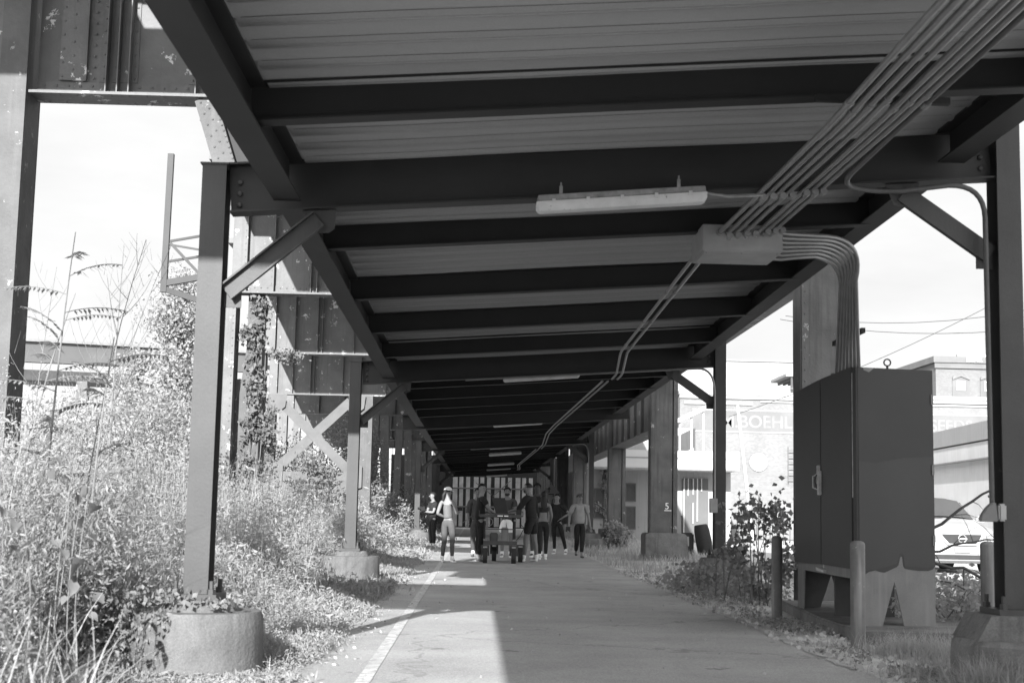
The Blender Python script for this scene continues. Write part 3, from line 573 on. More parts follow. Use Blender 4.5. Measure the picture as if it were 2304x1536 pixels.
# signal bracket behind the near left post
t = thing('signal_bracket', (-6.7, 30, 0), 'pale riveted steel mast with bracket arms behind the near left post', 'signal bracket')
b = MB(); b.bar((-6.72, 30, 5.62), (-6.70, 30, 8.62), .125, .12, (0,-1,0)); b.build('mast', M['bracket'], t)
for a, c, wd in (((-6.65, 30, 6.72), (-5.6, 30.3, 7.0), .05), ((-6.65, 30, 6.65), (-5.6, 29.7, 6.45), .04), ((-6.68, 30, 6.28), (-5.6, 30.2, 6.52), .05), ((-6.62, 29.95, 6.68), (-5.7, 29.95, 5.75), .06), ((-6.68, 30, 5.82), (-5.85, 30, 5.99), .13), ((-6.68, 30, 5.68), (-5.5, 30.2, 5.35), .12), ((-5.85, 29.9, 5.95), (-5.6, 30.1, 5.6), .05)):
    b = MB(); b.bar(a, c, wd, wd*.8, (0,-1,0)); b.build('arm', M['bracket'], t)
b = MB(); b.bar((-5.72, 30.0, .0), (-5.72, 30, 8.4), .14, .14, (0,-1,0)); b.build('support_post', M['bracket'], t)
# ------------------------------------------------------------------ vines as one leafy mesh each
def leafset(C, size, droop=.5, up=.3, narrow=.6):
    """C (n,3) centres, size (n,) -> folded leaves"""
    n = len(C); a = rng.uniform(0, 2*np.pi, n); el = rng.normal(-droop*.5, .6, n)
    d = np.stack([np.cos(a)*np.cos(el), np.sin(a)*np.cos(el), np.sin(el)], 1)
    r_ = rng.normal(0, 1, (n, 3)); r_[:, 2] *= .5; s = np.cross(d, r_); s /= np.linalg.norm(s, axis=1)[:, None]+1e-9; nn = np.cross(s, d)
    sz = size[:, None]; b0 = C - d*sz*.5; tp = C + d*sz*.5; L_ = C + s*sz*narrow*.5 + nn*sz*.12 - d*sz*.05; R2 = C - s*sz*narrow*.5 + nn*sz*.12 - d*sz*.05
    V = np.stack([b0, L_, tp, R2], 1).reshape(-1, 3); k = np.arange(n)[:, None]*4
    return V, np.concatenate([k+[0, 2, 1], k+[0, 3, 2]], 0)
def leafmesh(name, C, size, m, parent=None, **k):
    V, F = leafset(C, size, **k); return npmesh(name, V, F, m, parent)
def blob_pts(n, c, rad, clump=14, cs=.22):
    """n points clumped inside an ellipsoid"""
    K = max(3, clump); cc = rng.normal(0, 1, (K, 3)); cc /= np.linalg.norm(cc, axis=1)[:, None]; cc *= rng.uniform(.45, 1, (K, 1))**.6
    i = rng.integers(0, K, n); p = cc[i] + rng.normal(0, cs, (n, 3)); return np.array(c) + p*np.array(rad)
def vine(name, lab, paths, n, sz, m='ivy', spread=.12, cat='vine'):
    P = []
    for a, c, s in paths:
        a, c = np.array(a), np.array(c); t = rng.uniform(0, 1, int(n*s)); q = a+(c-a)*t[:, None]; q += rng.normal(0, spread, q.shape); P.append(q)
    P = np.concatenate(P); keep = np.sin(P[:, 2]*3.1+P[:, 0]*5)+np.sin(P[:, 2]*7.3+1) > -1.1; P = P[keep]
    o = leafmesh(name, P, rng.uniform(.6, 1.3, len(P))*sz, M[m], droop=1.2)
    b = MB()
    for a, c, s in paths:
        pts = [Vector(a).lerp(Vector(c), k/9)+Vector((rng.normal(0, .03), rng.normal(0, .02), 0)) for k in range(10)]; b.tube(pts, .008, 5)
    b.build('stem', M['stem'], o); return tag(o, lab, cat)
vine('climbing_vine', 'leafy vine climbing the paired legs behind the near left post', [((-4.38, 27.5, .3), (-4.35, 27.5, 3.4), 1), ((-4.3, 27.5, 3.3), (-4.28, 27.45, 5.1), .5), ((-4.5, 27.45, 4.4), (-4.2, 27.4, 5.1), .5), ((-4.3, 27.5, 1), (-4.0, 27.4, 3), .3)], 1500, .10, spread=.09)
vine('climbing_vine', 'vine hanging from the end of the third girder behind the near left post', [((-5.9, 38.1, 1.0), (-5.85, 38.0, 4.6), .6), ((-5.6, 38, 5.2), (-4.8, 38, 5.1), .25), ((-5.75, 38, 3.6), (-5.5, 38, 2.6), .5)], 1300, .10, spread=.09)
vine('climbing_vine', 'vines draped over the middle and foot of the big pale X brace', [((-7.35, 50.4, 1), (-7.3, 50.4, 4.9), .6), ((-6.1, 50.4, 2.95), (-5.2, 50.4, 2.2), .7), ((-6.2, 50.4, 1.9), (-4.7, 50.4, 1.3), 1.0)], 700, .13, spread=.17)
# ------------------------------------------------------------------ cabinet on its pad, bollards
b = MB(); b.prism([(3.62, 13.25), (4.62, 13.2), (6.2, 13.6), (6.2, 18.2), (3.86, 18.05), (3.62, 15.0)], 'z', -.05, .12)
o = b.build('concrete_pad', M['concrete_dark'], None, bevel=.015); tag(o, 'low concrete pad under the dark cabinet', 'concrete pad')
A = Vector((3.76, 13.95, 0)); B = Vector((4.56, 14.12, 0)); Cc = Vector((3.78, 16.70, 0)); Dd = Cc + (B-A)
t = thing('utility_cabinet', (4.1, 15.3, .12), 'tall dark painted metal cabinet with double doors on cut-out legs, right of the path', 'cabinet')
def fp(P, z, out=0, n=None): q = Vector((P.x, P.y, z)); return q + (n*out if n else Vector())
nR = Vector((0.21, -1, 0)).normalized()   # right face looks towards the near end
u = (B-A).normalized(); nR = Vector((u.y, -u.x, 0)); v = (Cc-A).normalized(); nL = Vector((-v.y, v.x, 0))
b = MB(); vs = [fp(P, z) for z in (.56, 2.62) for P in (A, B, Dd, Cc)]; b.add(vs, [(0,1,2,3), (4,5,6,7), (0,1,5,4), (1,2,6,5), (2,3,7,6), (3,0,4,7)]); body = b.build('body', M['cabgrey'], t)
def panel(P, d, n, poly, name, m, t0=.0, t1=.004, par=None):
    b = MB(); k = len(poly); vs = [P+d*a+Vector((0,0,z))+n*t1 for a, z in poly] + [P+d*a+Vector((0,0,z))+n*t0 for a, z in poly]
    b.add(vs, [tuple(range(k)), tuple(reversed(range(k, 2*k)))] + [(i, i+k, (i+1) % k+k, (i+1) % k) for i in range(k)]); return b.build(name, m, par or t)
W_ = (B-A).length; Lg = (Cc-A).length
jag = [(.0, .60), (.06, .615), (.1, .64), (.17, .655), (.22, .64), (.27, .635), (.33, .66), (.40, .69), (.42, .71), (.44, .79), (.462, .79), (.472, .70), (.49, .675), (.55, .665), (.64, .655), (.74, .655), (.79, .67), (W_, .70)]
panel(A, u, nR, [(0, 2.645), (0, .60)] + jag[1:] + [(W_, 2.645)], 'painted_side', M['cab'])
panel(A, u, nR, [(0, 1.72), (.18, 1.70), (.33, 1.73), (.5, 1.76), (W_, 1.78), (W_, .73), (.79, .70), (.74, .685), (.49, .70), (.47, .82), (.43, .82), (.40, .72), (.2, .67), (0, .64)], 'overpainted_patch', M['cabdoor'], .004, .0055)
for zz in (.95, 1.65, 2.35):
    b = MB(); q = A+nR*.006+u*(W_-.012); b.box((q.x-.012, q.y-.012, zz-.05), (q.x+.012, q.y+.0, zz+.05)); b.build('hinge', M['cabgrey'], t)
panel(A, u, nR, [(.06, 2.62), (.12, 2.60), (.16, 2.63), (.17, 2.644), (.06, 2.644)], 'bare_patch', M['cabgrey'], .004, .006)
panel(A, u, nR, [(0.0, .12), (.245, .12), (.375, .545), (.475, .12), (W_, .12), (W_, .56), (0, .56)], 'skirt', M['cabgrey'], -.012, 0)
panel(A, v, nL, [(1.48, .66), (2.74, .64), (2.74, 2.62), (1.48, 2.66)], 'door', M['cabdoor'], 0, .03)
panel(A, v, nL, [(.16, .66), (1.445, .66), (1.445, 2.66), (.16, 2.66)], 'door', M['cabdoor'], 0, .03)
panel(A, v, nL, [(.0, .60), (.13, .60), (.13, 2.645), (.0, 2.645)], 'corner_post', M['cab'], 0, .02)
panel(A, v, nL, [(.132, 1.36), (.158, 1.36), (.158, 2.60), (.132, 2.60)], 'door_gasket', M['seam'], 0, .022)
panel(A, v, nL, [(1.448, .62), (1.462, .64), (1.462, 2.6), (1.452, 2.6)], 'door_gasket', M['seam'], 0, .012)
panel(A, v, nL, [(1.35, .60), (1.72, .62), (1.70, .585), (1.35, .575)], 'bare_patch', M['seam'], 0, .032)
panel(A, v, nL, [(0.0, .12), (.22, .12), (.36, .56), (0, .56)], 'skirt', M['cabgrey'], -.012, 0)
panel(A, v, nL, [(2.45, .12), (Lg, .12), (Lg, .56), (2.4, .56)], 'skirt', M['cabgrey'], -.012, 0)
b = MB(); b.box((3.86, 15.3, .12), (4.5, 15.34, .56)); b.build('inner_leg', M['dark'], t)
panel(Dd, -u, -nR, [(0, .12), (.26, .12), (.4, .5), (.54, .12), (W_, .12), (W_, .56), (0, .56)], 'skirt', M['dark'], -.012, 0)
h0 = A + v*1.46 + nL*.045
b = MB(); b.bar(h0+Vector((0,0,1.40)), h0+Vector((0,0,1.66)), .09, .03, nL); b.bar(h0+Vector((0,.04,1.52)), h0+Vector((0,.04,1.72)), .03, .04, nL); latch = b.build('latch', M['seam'], t, bevel=.004)
b = MB(); b.tube([h0+v*.07+Vector((0,0,1.46)), h0+v*.09+nL*.05+Vector((0,0,1.48)), h0+v*.09+nL*.05+Vector((0,0,1.60)), h0+v*.07+Vector((0,0,1.63))], .009, 8); b.build('handle', M['seam'], latch, True)
b = MB(); b.tube([h0+nL*.03+Vector((0,0,1.47)), h0+nL*.055+Vector((0,0,1.55)), h0+nL*.03+Vector((0,0,1.62))], .008, 6); b.build('hasp', M['dark'], latch, True)
# lifting eye
b = MB(); c = Vector((4.13, 14.2, 2.62)); b.tube([c, c+Vector((0,0,.075))], .012, 8); R0 = .034; b.tube([c+Vector((math.sin(a)*R0, 0, .105-math.cos(a)*R0)) for a in [k*2*math.pi/16 for k in range(17)]], .008, 6); b.build('lifting_eye', M['dark'], t, True)
leafmesh('dry_leaves_on_cabinet', np.stack([rng.uniform(3.85, 4.5, 60), rng.uniform(14.9, 16.6, 60), 2.66+rng.uniform(0, .05, 60)], 1), rng.uniform(.03, .09, 60), M['twig'])
o = bpy.data.objects['dry_leaves_on_cabinet']; tag(o, 'ragged dry leaves lying along the top of the dark cabinet', 'dry leaves', kind='stuff')
BG = 'round steel bollards guarding the cabinet'
def bollard(x, y, h, r, lab):
    b = MB(); b.lathe([(r, -.05), (r, h-.04), (r*.96, h-.025), (r*.75, h-.008), (r*.4, h)], (x, y, 0), 24); o = b.build('bollard', M['boll'], None, True); tag(o, lab, 'bollard', BG)
bollard(3.47, 12.93, .955, .067, 'pale chipped bollard at the front corner of the cabinet')
bollard(3.49, 16.5, .94, .062, 'slim bollard by the far end of the cabinet, in front of the leafy shrub')
bollard(5.14, 14.25, .955, .078, 'bollard behind the pad, between the cabinet and the near right post')
# ------------------------------------------------------------------ luggage, scooter
t = thing('suitcase', (6.15, 41.2, 0), 'dark upright suitcase with a pale label leaning by the concrete block', 'suitcase')
b = MB(); b.box((5.95, 41.1, .05), (6.3, 41.4, .66)); b.build('shell', M['black'], t, bevel=.04)
b = MB(); b.box((6.03, 41.09, .28), (6.16, 41.105, .55)); b.build('label_patch', M['offwhite'], t, bevel=.004)
b = MB(); b.tube([(5.97, 41.25, .6), (5.96, 41.25, 1.12)], .008, 6); b.tube([(5.96, 41.2, 1.12), (5.96, 41.3, 1.12)], .02, 6); b.build('pull_handle', M['black'], t, True)
for x in (5.99, 6.25): b = MB(); b.tube([(x-.015, 41.15, .04), (x+.015, 41.15, .04)], .04, 12); b.build('wheel', M['rubber'], t, True)
b = MB(); b.lathe([(.12, 0), (.21, .08), (.235, .35), (.22, .7), (.19, .86), (.16, .88)], (0, 0, 0), 14, .05)
o = b.build('duffel_bag', M['black'], None, True); o.rotation_euler = (0, R_(-9), 0); o.location = (6.62, 41.0, .03); tag(o, 'tall black bag slumped against the suitcase', 'bag')
t = thing('camera_slider', (5.2, 38, 0), 'thin black rail with small brackets lying in front of the concrete block', 'rail')
b = MB(); b.bar((4.75, 36.0-.4, .03), (6.0, 35.8, .04), .05, .03); b.build('rail', M['black'], t)
for x in (4.78, 5.0): b = MB(); b.tube([(x, 35.6, .04), (x+.03, 35.6, .1), (x, 35.58, .15)], .015, 6); b.build('bracket', M['black'], t, True)
# ------------------------------------------------------------------ production cart
t = thing('equipment_cart', (.68, 33, 0), 'dark two-deck equipment cart on four fat wheels in the middle of the group', 'cart')
cx0, cx1, cy0, cy1 = .22, .90, 32.15, 33.6
b = MB(); b.box((cx0-.02, cy0, .42), (cx1+.04, cy1, .46)); b.box((cx0-.03, cy0-.02, .41), (cx1+.05, cy0+.01, .50)); b.build('lower_deck', M['dark'], t, bevel=.006)
b = MB(); b.box((cx0-.14, cy0-.02, 1.04), (cx1+.18, cy1, 1.075)); b.box((cx0-.12, cy0-.04, 1.02), (cx1+.14, cy0-.01, 1.09)); b.build('top_shelf', M['mid'] if 0 else M['dark'], t, bevel=.006)
for x in (cx0, cx1):
    for y in (cy0+.04, cy1-.06): b = MB(); b.tube([(x, y, .5), (x, y, 1.05)], .018, 8); b.build('upright', M['black'], t, True)
b = MB(); b.tube([(cx0, cy0+.04, .76), (cx1, cy0+.04, .76)], .014, 6); b.build('crossbar', M['dark'], t, True)
for x in (cx0-.13, cx1+.17): b = MB(); b.tube([(x, cy0, 1.08), (x, cy0+.02, 1.16), (x, cy1-.02, 1.16), (x, cy1, 1.08)], .012, 6); b.build('side_rail', M['dark'], t, True)
b = MB(); b.tube([(.34+.055*math.cos(a), cy0-.055-.004*a/6, .92+.075*math.sin(a)) for a in [k*math.pi/6 for k in range(37)]], .008, 5); b.build('cable_coil', M['mid'], t, True)
for x, z in ((cx0, .98), (cx1, .98), (cx0, .54), (cx1, .54)): b = MB(); b.box((x-.03, cy0-.0, z-.04), (x+.03, cy0+.075, z)); b.build('clamp', M['mid'], t, bevel=.006)
b = MB(); b.tube([(cx1+.1, cy0, .9), (cx1+.2, cy0-.05, .8), (cx1+.12, cy0, .62), (cx1+.02, cy0+.1, .5)], .009, 5); b.build('hanging_cable', M['black'], t, True)
for x, y in ((cx0+.02, cy0+.02), (cx1-.02, cy0+.02), (cx0+.24, cy1-.1), (cx1+.26-.1, cy1-.5)):
    b = MB(); b.tube([(x-.05, y, .17), (x+.05, y, .17)], .17, 20); wh = b.build('wheel', M['rubber'], t, True)
    b = MB(); b.tube([(x-.055, y, .17), (x+.055, y, .17)], .075, 12); b.build('rim', M['mid'], wh, True)
    b = MB(); b.bar((x-.07, y, .17), (x-.07, y, .4), .02, .05, (1,0,0)); b.bar((x+.07, y, .17), (x+.07, y, .4), .02, .05, (1,0,0)); b.bar((x-.08, y, .39), (x+.08, y, .39), .05, .03); b.build('fork', M['dark'], t)
b = MB(); b.box((.34, 32.3, .46), (.52, 32.6, .68)); o = b.build('battery_pack', M['dark'], None, bevel=.02); tag(o, 'small grey case riding on the lower deck of the cart', 'case')
b = MB(); b.box((.60, 32.4, .46), (.76, 32.75, .80)); o = b.build('equipment_case', M['mid'], None, bevel=.02); tag(o, 'upright dark case beside the smaller one on the cart', 'case')
t = thing('laptop', (.52, 32.45, 1.09), 'open laptop with a dark screen back on the cart', 'laptop')
b = MB(); b.box((.44, 32.25, 1.09), (.84, 32.6, 1.115)); b.build('keyboard_base', M['dark'], t, bevel=.004)
b = MB(); b.add([(.46, 32.30, 1.115), (.74, 32.26, 1.115), (.66, 32.30, 1.46), (.37, 32.34, 1.46), (.46, 32.32, 1.115), (.74, 32.28, 1.115), (.66, 32.32, 1.46), (.37, 32.36, 1.46)], [(0,1,2,3), (7,6,5,4), (0,4,5,1), (1,5,6,2), (2,6,7,3), (3,7,4,0)]); b.build('screen', M['black'], t)
b = MB(); b.box((.5, 32.08, 1.045), (.62, 32.115, 1.068)); b.box((.65, 32.08, 1.045), (.74, 32.115, 1.068)); o = b.build('tape_label', M['white'], None); o.parent = bpy.data.objects['equipment_cart']; o.matrix_parent_inverse = Matrix.Translation((-.68, -33, 0))
b = MB(); b.box((.92, 32.12, 1.0), (1.04, 32.3, 1.2)); o = b.build('monitor_box', M['black'], None, bevel=.015); tag(o, 'small black device at the right end of the cart top', 'device')
# ------------------------------------------------------------------ plank fence at the far end
t = thing('plank_fence', (.9, 99, 0), 'tall plank fence with two rails and slanting braces closing the far end of the path', 'fence')
x = -1.6; k = 0
while x < 3.7:
    wd = .27 if k % 3 else .33; b = MB(); b.box((x, 99+.03*(k % 2), .1), (x+wd, 99.04+.03*(k % 2), 3.5)); b.build('plank', M['fence'], t); x += wd+(.12, .2, .26)[k % 3]; k += 1
for z in (2.72, 1.45): b = MB(); b.tube([(-1.6, 98.93, z), (3.8, 98.93, z)], .05, 8); b.build('rail', M['steelfar'], t, True)
for a, c in (((-.9, .3), (.6, 1.5)), ((1.2, 2.2), (2.4, 3.3)), ((0, 3.1), (1.1, 2.3))): b = MB(); b.tube([(a[0], 98.9, a[1]), (c[0], 98.9, c[1])], .03, 6); b.build('brace', M['steelfar'], t, True)
b = MB(); b.box((-6, 100.5, 0), (8, 101, 5)); o = b.build('dark_wall', M['beam']); tag(o, 'dark wall closing the view behind the plank fence', 'wall')
# diamond sign
t = thing('diamond_sign', (3.6, 68, 0), 'pale diamond warning sign with an arrow pictogram behind the dark-haired woman', 'sign')
cx, cz, h = 3.58, 2.12, .40
b = MB(); b.prism([(cx, cz-h), (cx+h, cz), (cx, cz+h), (cx-h, cz)], 'y', 67.9, 67.92); b.build('plate', M['offwhite'], t)
b = MB(); b.prism([(cx-.12, cz-.02), (cx-.07, cz-.02), (cx-.07, cz+.13), (cx-.01, cz+.13), (cx-.095, cz+.26), (cx-.18, cz+.13), (cx-.12, cz+.13)], 'y', 67.89, 67.898); b.prism([(cx-.12, cz-.07), (cx+.13, cz-.07), (cx+.13, cz-.22), (cx+.08, cz-.22), (cx+.08, cz-.12), (cx-.12, cz-.12)], 'y', 67.89, 67.898); b.build('pictogram', M['dark'], t)
b = MB(); b.tube([(cx, 67.95, 0), (cx, 67.95, 2.6)], .03, 8); b.build('post', M['mid'], t, True)
# ------------------------------------------------------------------ white car
def car():
    t = thing('parked_car', (10.85, 31, 0), 'white car facing the camera, parked behind the bare branches at the right', 'car')
    cx, y0 = 10.60, 31.0
    # half-section stations: (y, [(x,z)...]) from bottom centre outwards to top centre
    st = [(-.02, [(0,.30),(.60,.30),(.74,.42),(.76,.62),(.66,.80),(.40,.86),(0,.88)]),
          (.12, [(0,.24),(.74,.24),(.86,.40),(.88,.66),(.80,.90),(.48,.97),(0,.99)]),
          (.55, [(0,.22),(.84,.22),(.91,.40),(.92,.75),(.87,.98),(.52,1.05),(0,1.08)]),
          (1.15, [(0,.22),(.86,.22),(.92,.40),(.93,.80),(.89,1.05),(.55,1.12),(0,1.14)]),
          (1.35, [(0,.22),(.86,.22),(.92,.40),(.93,.82),(.90,1.08),(.82,1.14),(0,1.17)]),
          (2.15, [(0,.22),(.86,.22),(.92,.40),(.93,.85),(.91,1.10),(.66,1.60),(0,1.66)]),
          (3.3, [(0,.22),(.86,.22),(.92,.40),(.93,.85),(.91,1.12),(.66,1.64),(0,1.69)]),
          (4.2, [(0,.30),(.80,.30),(.88,.45),(.90,.85),(.88,1.12),(.62,1.55),(0,1.6)]),
          (4.5, [(0,.40),(.70,.40),(.80,.5),(.82,.85),(.78,1.08),(.6,1.15),(0,1.2)])]
    V = []; n = 7
    for y, pr in st:
        for s in (1,): V += [(cx+x, y0+y, z) for x, z in pr]
        V += [(cx-x, y0+y, z) for x, z in reversed(pr[1:-1])]
    m = 2*n-2; F = []
    for i in range(len(st)-1):
        for j in range(m): F.append((i*m+j, i*m+(j+1) % m, (i+1)*m+(j+1) % m, (i+1)*m+j))
    F.append(tuple(range(m))); F.append(tuple(reversed(range((len(st)-1)*m, len(st)*m))))
    b = MB(); b.add(V, F); body = b.build('body', M['carwhite'], t, True)
    def quad(pts, name, mt, th=.012, par=None):
        P = [Vector(p) for p in pts]; nn = (P[1]-P[0]).cross(P[2]-P[0]).normalized()
        if nn.y > 0: nn = -nn
        b = MB(); k = len(P); b.add([p+nn*th for p in P]+[p-nn*.004 for p in P], [tuple(range(k)), tuple(reversed(range(k, 2*k)))]+[(i, i+k, (i+1) % k+k, (i+1) % k) for i in range(k)]); return b.build(name, mt, par or t)
    b = MB(); ws = [(cx-.76, y0+1.40, 1.185), (cx-.38, y0+1.38, 1.235), (cx, y0+1.37, 1.25), (cx+.38, y0+1.38, 1.235), (cx+.76, y0+1.40, 1.185), (cx+.62, y0+2.10, 1.60), (cx+.31, y0+2.10, 1.655), (cx, y0+2.10, 1.668), (cx-.31, y0+2.10, 1.655), (cx-.62, y0+2.10, 1.60)]
    b.add([(p[0], p[1]-.02, p[2]+.012) for p in ws], [(0, 1, 8, 9), (1, 2, 7, 8), (2, 3, 6, 7), (3, 4, 5, 6)]); b.build('windscreen', M['glass'], t)
    for s in (-1, 1): quad([(cx+s*.925, y0+1.75, 1.13), (cx+s*.925, y0+2.9, 1.15), (cx+s*.69, y0+2.9, 1.60), (cx+s*.72, y0+2.2, 1.58)], 'side_window', M['glass'], .004)
    b = MB(); b.tube([(cx-.5, y0+1.36, 1.215), (cx+.05, y0+1.38, 1.23)], .01, 5); b.build('wiper', M['black'], t)
    gr = quad([(cx-.44, y0-.03, .86), (cx+.44, y0-.03, .86), (cx+.30, y0-.05, .66), (cx-.30, y0-.05, .66)], 'grille', M['black'])
    for s in (-1, 1):
        b = MB(); b.bar((cx+s*.50, y0-.035, .87), (cx+s*.31, y0-.07, .645), .045, .02, (0,-1,0)); b.build('chrome_strip', M['chrome'], gr)
        quad([(cx+s*.52, y0-.03, .84), (cx+s*.84, y0+.10, .93), (cx+s*.90, y0+.14, .80), (cx+s*.56, y0-.03, .71)], 'headlight', M['mid'], .03)
        b = MB(); b.box((cx+s*.98-.1, y0+1.5, 1.13), (cx+s*.98+.1, y0+1.6, 1.27)); b.build('mirror', M['carwhite'], t, bevel=.03)
        for yy in (.75, 3.55):
            b = MB(); b.tube([(cx+s*.70, y0+yy, .33), (cx+s*.94, y0+yy, .33)], .33, 24); wh = b.build('wheel', M['rubber'], t, True)
            b = MB(); b.tube([(cx+s*.93, y0+yy, .33), (cx+s*.95, y0+yy, .33)], .2, 16); b.build('rim', M['chrome'], wh, True)
    b = MB(); b.bar((cx-.31, y0-.075, .645), (cx+.31, y0-.075, .645), .02, .035, (0,0,1)); b.build('chrome_strip', M['chrome'], gr)
    # round emblem crossed by a bar
    b = MB(); b.tube([(cx+.085*math.sin(a), y0-.065, .77+.085*math.cos(a)) for a in [k*2*math.pi/20 for k in range(21)]], .013, 6); b.box((cx-.10, y0-.085, .755), (cx+.10, y0-.065, .785)); b.build('emblem', M['chrome'], gr, True)
    quad([(cx-.74, y0-.03, .42), (cx+.74, y0-.03, .42), (cx+.62, y0-.05, .33), (cx-.62, y0-.05, .33)], 'lower_intake', M['black'])
    quad([(cx-.17, y0-.05, .58), (cx+.17, y0-.05, .58), (cx+.17, y0-.055, .47), (cx-.17, y0-.055, .47)], 'number_plate', M['mid'])
car()
# ------------------------------------------------------------------ buildings on the right
def windowp(t, x0, x1, y, z0, z1, arch=.0, m='mid', fm='offwhite', d=.1):
    b = MB(); b.box((x0, y-d, z0), (x1, y-d+.02, z1)); p = b.build('window', M[m], t)
    b = MB(); e = .05*max(1, (x1-x0)); b.box((x0-e, y-d-.03, z0-e), (x1+e, y-d-.0, z0)); b.box((x0-e, y-d-.03, z1), (x1+e, y-d, z1+e)); b.box((x0-e, y-d-.03, z0), (x0, y-d, z1)); b.box((x1, y-d-.03, z0), (x1+e, y-d, z1)); b.build('frame', M[fm], p)
    return p
# brick warehouse with ghost lettering
t = thing('brick_warehouse', (18, 76, 0), 'pale brick warehouse with faded painted lettering across its wall', 'building')
b = MB(); b.box((10.0, 70, 0), (30, 84, 7.1)); wl = b.build('wall', M['brick'], t)
b = MB(); b.box((9.95, 69.85, 7.1), (30.05, 84, 7.28)); b.box((9.97, 69.9, 6.92), (30.03, 70, 7.1)); b.box((14.0, 69.93, 6.78), (30.0, 70, 6.86)); b.build('parapet', M['offwhite'], t)
b = MB(); b.box((10.2, 69.93, 6.62), (13.6, 70, 6.80)); b.build('lintel', M['mid'], t)
b = MB(); b.box((10.6, 69.975, 5.33), (25.5, 70, 6.34)); b.build('painted_band', M['band'], wl)
b = MB(); b.box((10.6, 69.965, 6.34), (25.5, 70, 6.40)); b.box((10.6, 69.965, 5.27), (25.5, 70, 5.33)); b.build('band_line', M['offwhite'], wl)
text('M.BOEHLI', .86, M['ghost'], 'lettering', (12.05, 69.972, 5.53), FACE, t, .006, bold=.012)
text('SEEDS', .80, M['ghost'], 'lettering', (22.45, 69.972, 5.55), FACE, t, .006, bold=.012)
b = MB(); b.lathe([(.44, 0), (.44, .06), (.0, .07)], (0, 0, 0), 32); o = b.build('round_plate', M['wallwhite'], t, True); o.data.transform(Matrix.Translation((13.9, 69.98, 3.82)) @ Matrix.Rotation(R_(90), 4, 'X'))
t2 = thing('wall_ladder', (15.5, 69.7, 0), 'pale ladder fixed to the brick warehouse beside the dark cabinet', 'ladder')
for x in (15.3, 15.75): b = MB(); b.box((x, 69.7, 2.9), (x+.04, 69.76, 4.6)); b.build('rail', M['steelfar'], t2)
for k in range(6): b = MB(); b.box((15.34, 69.71, 3.0+.28*k), (15.75, 69.75, 3.04+.28*k)); b.build('rung', M['steelfar'], t2)
# taller building behind
t = thing('pale_building', (12, 88, 0), 'taller pale sided building rising behind the brick warehouse', 'building')
b = MB(); b.box((9.6, 86, 0), (19.2, 98, 10.55)); b.build('wall', M['offwhite'], t); b = MB(); b.box((9.5, 85.9, 10.55), (19.3, 98, 10.66)); b.build('roof_edge', M['mid'], t)
for k in range(7): b = MB(); b.box((9.6, 85.98, 7.6+.42*k), (19.2, 86, 7.615+.42*k)); b.build('siding_line', M['mid'], t)
t = thing('roof_pergola', (19, 80, 7.3), 'dark slatted pergola on the warehouse roof left of the cabinet', 'pergola')
for k in range(5): b = MB(); b.box((17.4+.3*k, 78, 8.75-.0*k), (17.5+.3*k, 82, 8.9)); b.build('slat', M['dark'], t)
b = MB(); b.box((17.0, 77.9, 8.9), (21, 82, 9.05)); b.build('roof', M['mid'], t)
for x in (17.3, 20.5): b = MB(); b.box((x, 78, 7.28), (x+.12, 78.12, 8.9)); b.build('post', M['dark'], t)
b = MB()
for x in np.arange(17.4, 20.5, .5): b.box((x, 77.9, 7.3), (x+.04, 77.94, 8.2))
b.box((17.3, 77.9, 8.2), (20.6, 77.95, 8.25)); b.build('railing', M['mid'], t)
# upper right brick block
t = thing('corner_brick_building', (33, 95, 0), 'grey brick block with two arched recesses and small white windows above the ghost lettering', 'building')
b = MB(); b.box((29.3, 90, 0), (44, 104, 11.2)); b.build('wall', M['brick2'], t)
b = MB(); b.box((29.1, 89.75, 11.2), (44.2, 104, 11.6)); b.box((29.2, 89.85, 10.85), (44.1, 90, 11.2)); b.build('cornice', M['band'], t)
b = MB(); b.box((29.3, 89.9, 8.15), (34.0, 90, 8.25)); b.build('sill', M['band'], t)
for x in (30.35, 32.15, 35.2):
    b = MB(); arcp = [(x+.55-.55*math.cos(a), 10.25+.2*math.sin(a)) for a in [k*math.pi/10 for k in range(11)]]
    b.prism(arcp+[(x+1.1, 8.35), (x, 8.35)], 'y', 89.95, 89.99); rc = b.build('arched_recess', M['mid'] if 0 else M['band'], t)
    b = MB(); b.prism([(p, q+.0) for p, q in arcp]+[(x+1.1, 10.12), (x+.55, 10.34), (x, 10.12)], 'y', 89.86, 89.94); b.build('arch_brick', M['brick2'], rc)  # raised arch course in the wall's own brick
    windowp(t, x+.32, x+.76, 89.95, 9.5, 10.0, 0, 'mid', 'white', .03)
text('REAR', .42, M['white'], 'painted_word', (31.2, 89.70, 11.27), FACE, t, .02, bold=.015)
t = thing('sloped_roof_sign', (34.5, 100, 11), 'grey gabled sign board with white letters behind the brick block', 'sign')
b = MB(); b.prism([(33.6, 12.4), (40.5, 12.4), (40.5, 14.6), (36.5, 13.6), (33.6, 12.75)], 'y', 98.5, 98.7); b.build('board', M['mid'], t)
b = MB(); b.box((33.5, 98.5, 11), (40.5, 99, 12.4)); b.build('parapet', M['offwhite'], t)
text('nings', .75, M['white'], 'painted_word', (34.9, 98.45, 12.42), FACE, t, .02, bold=.02)
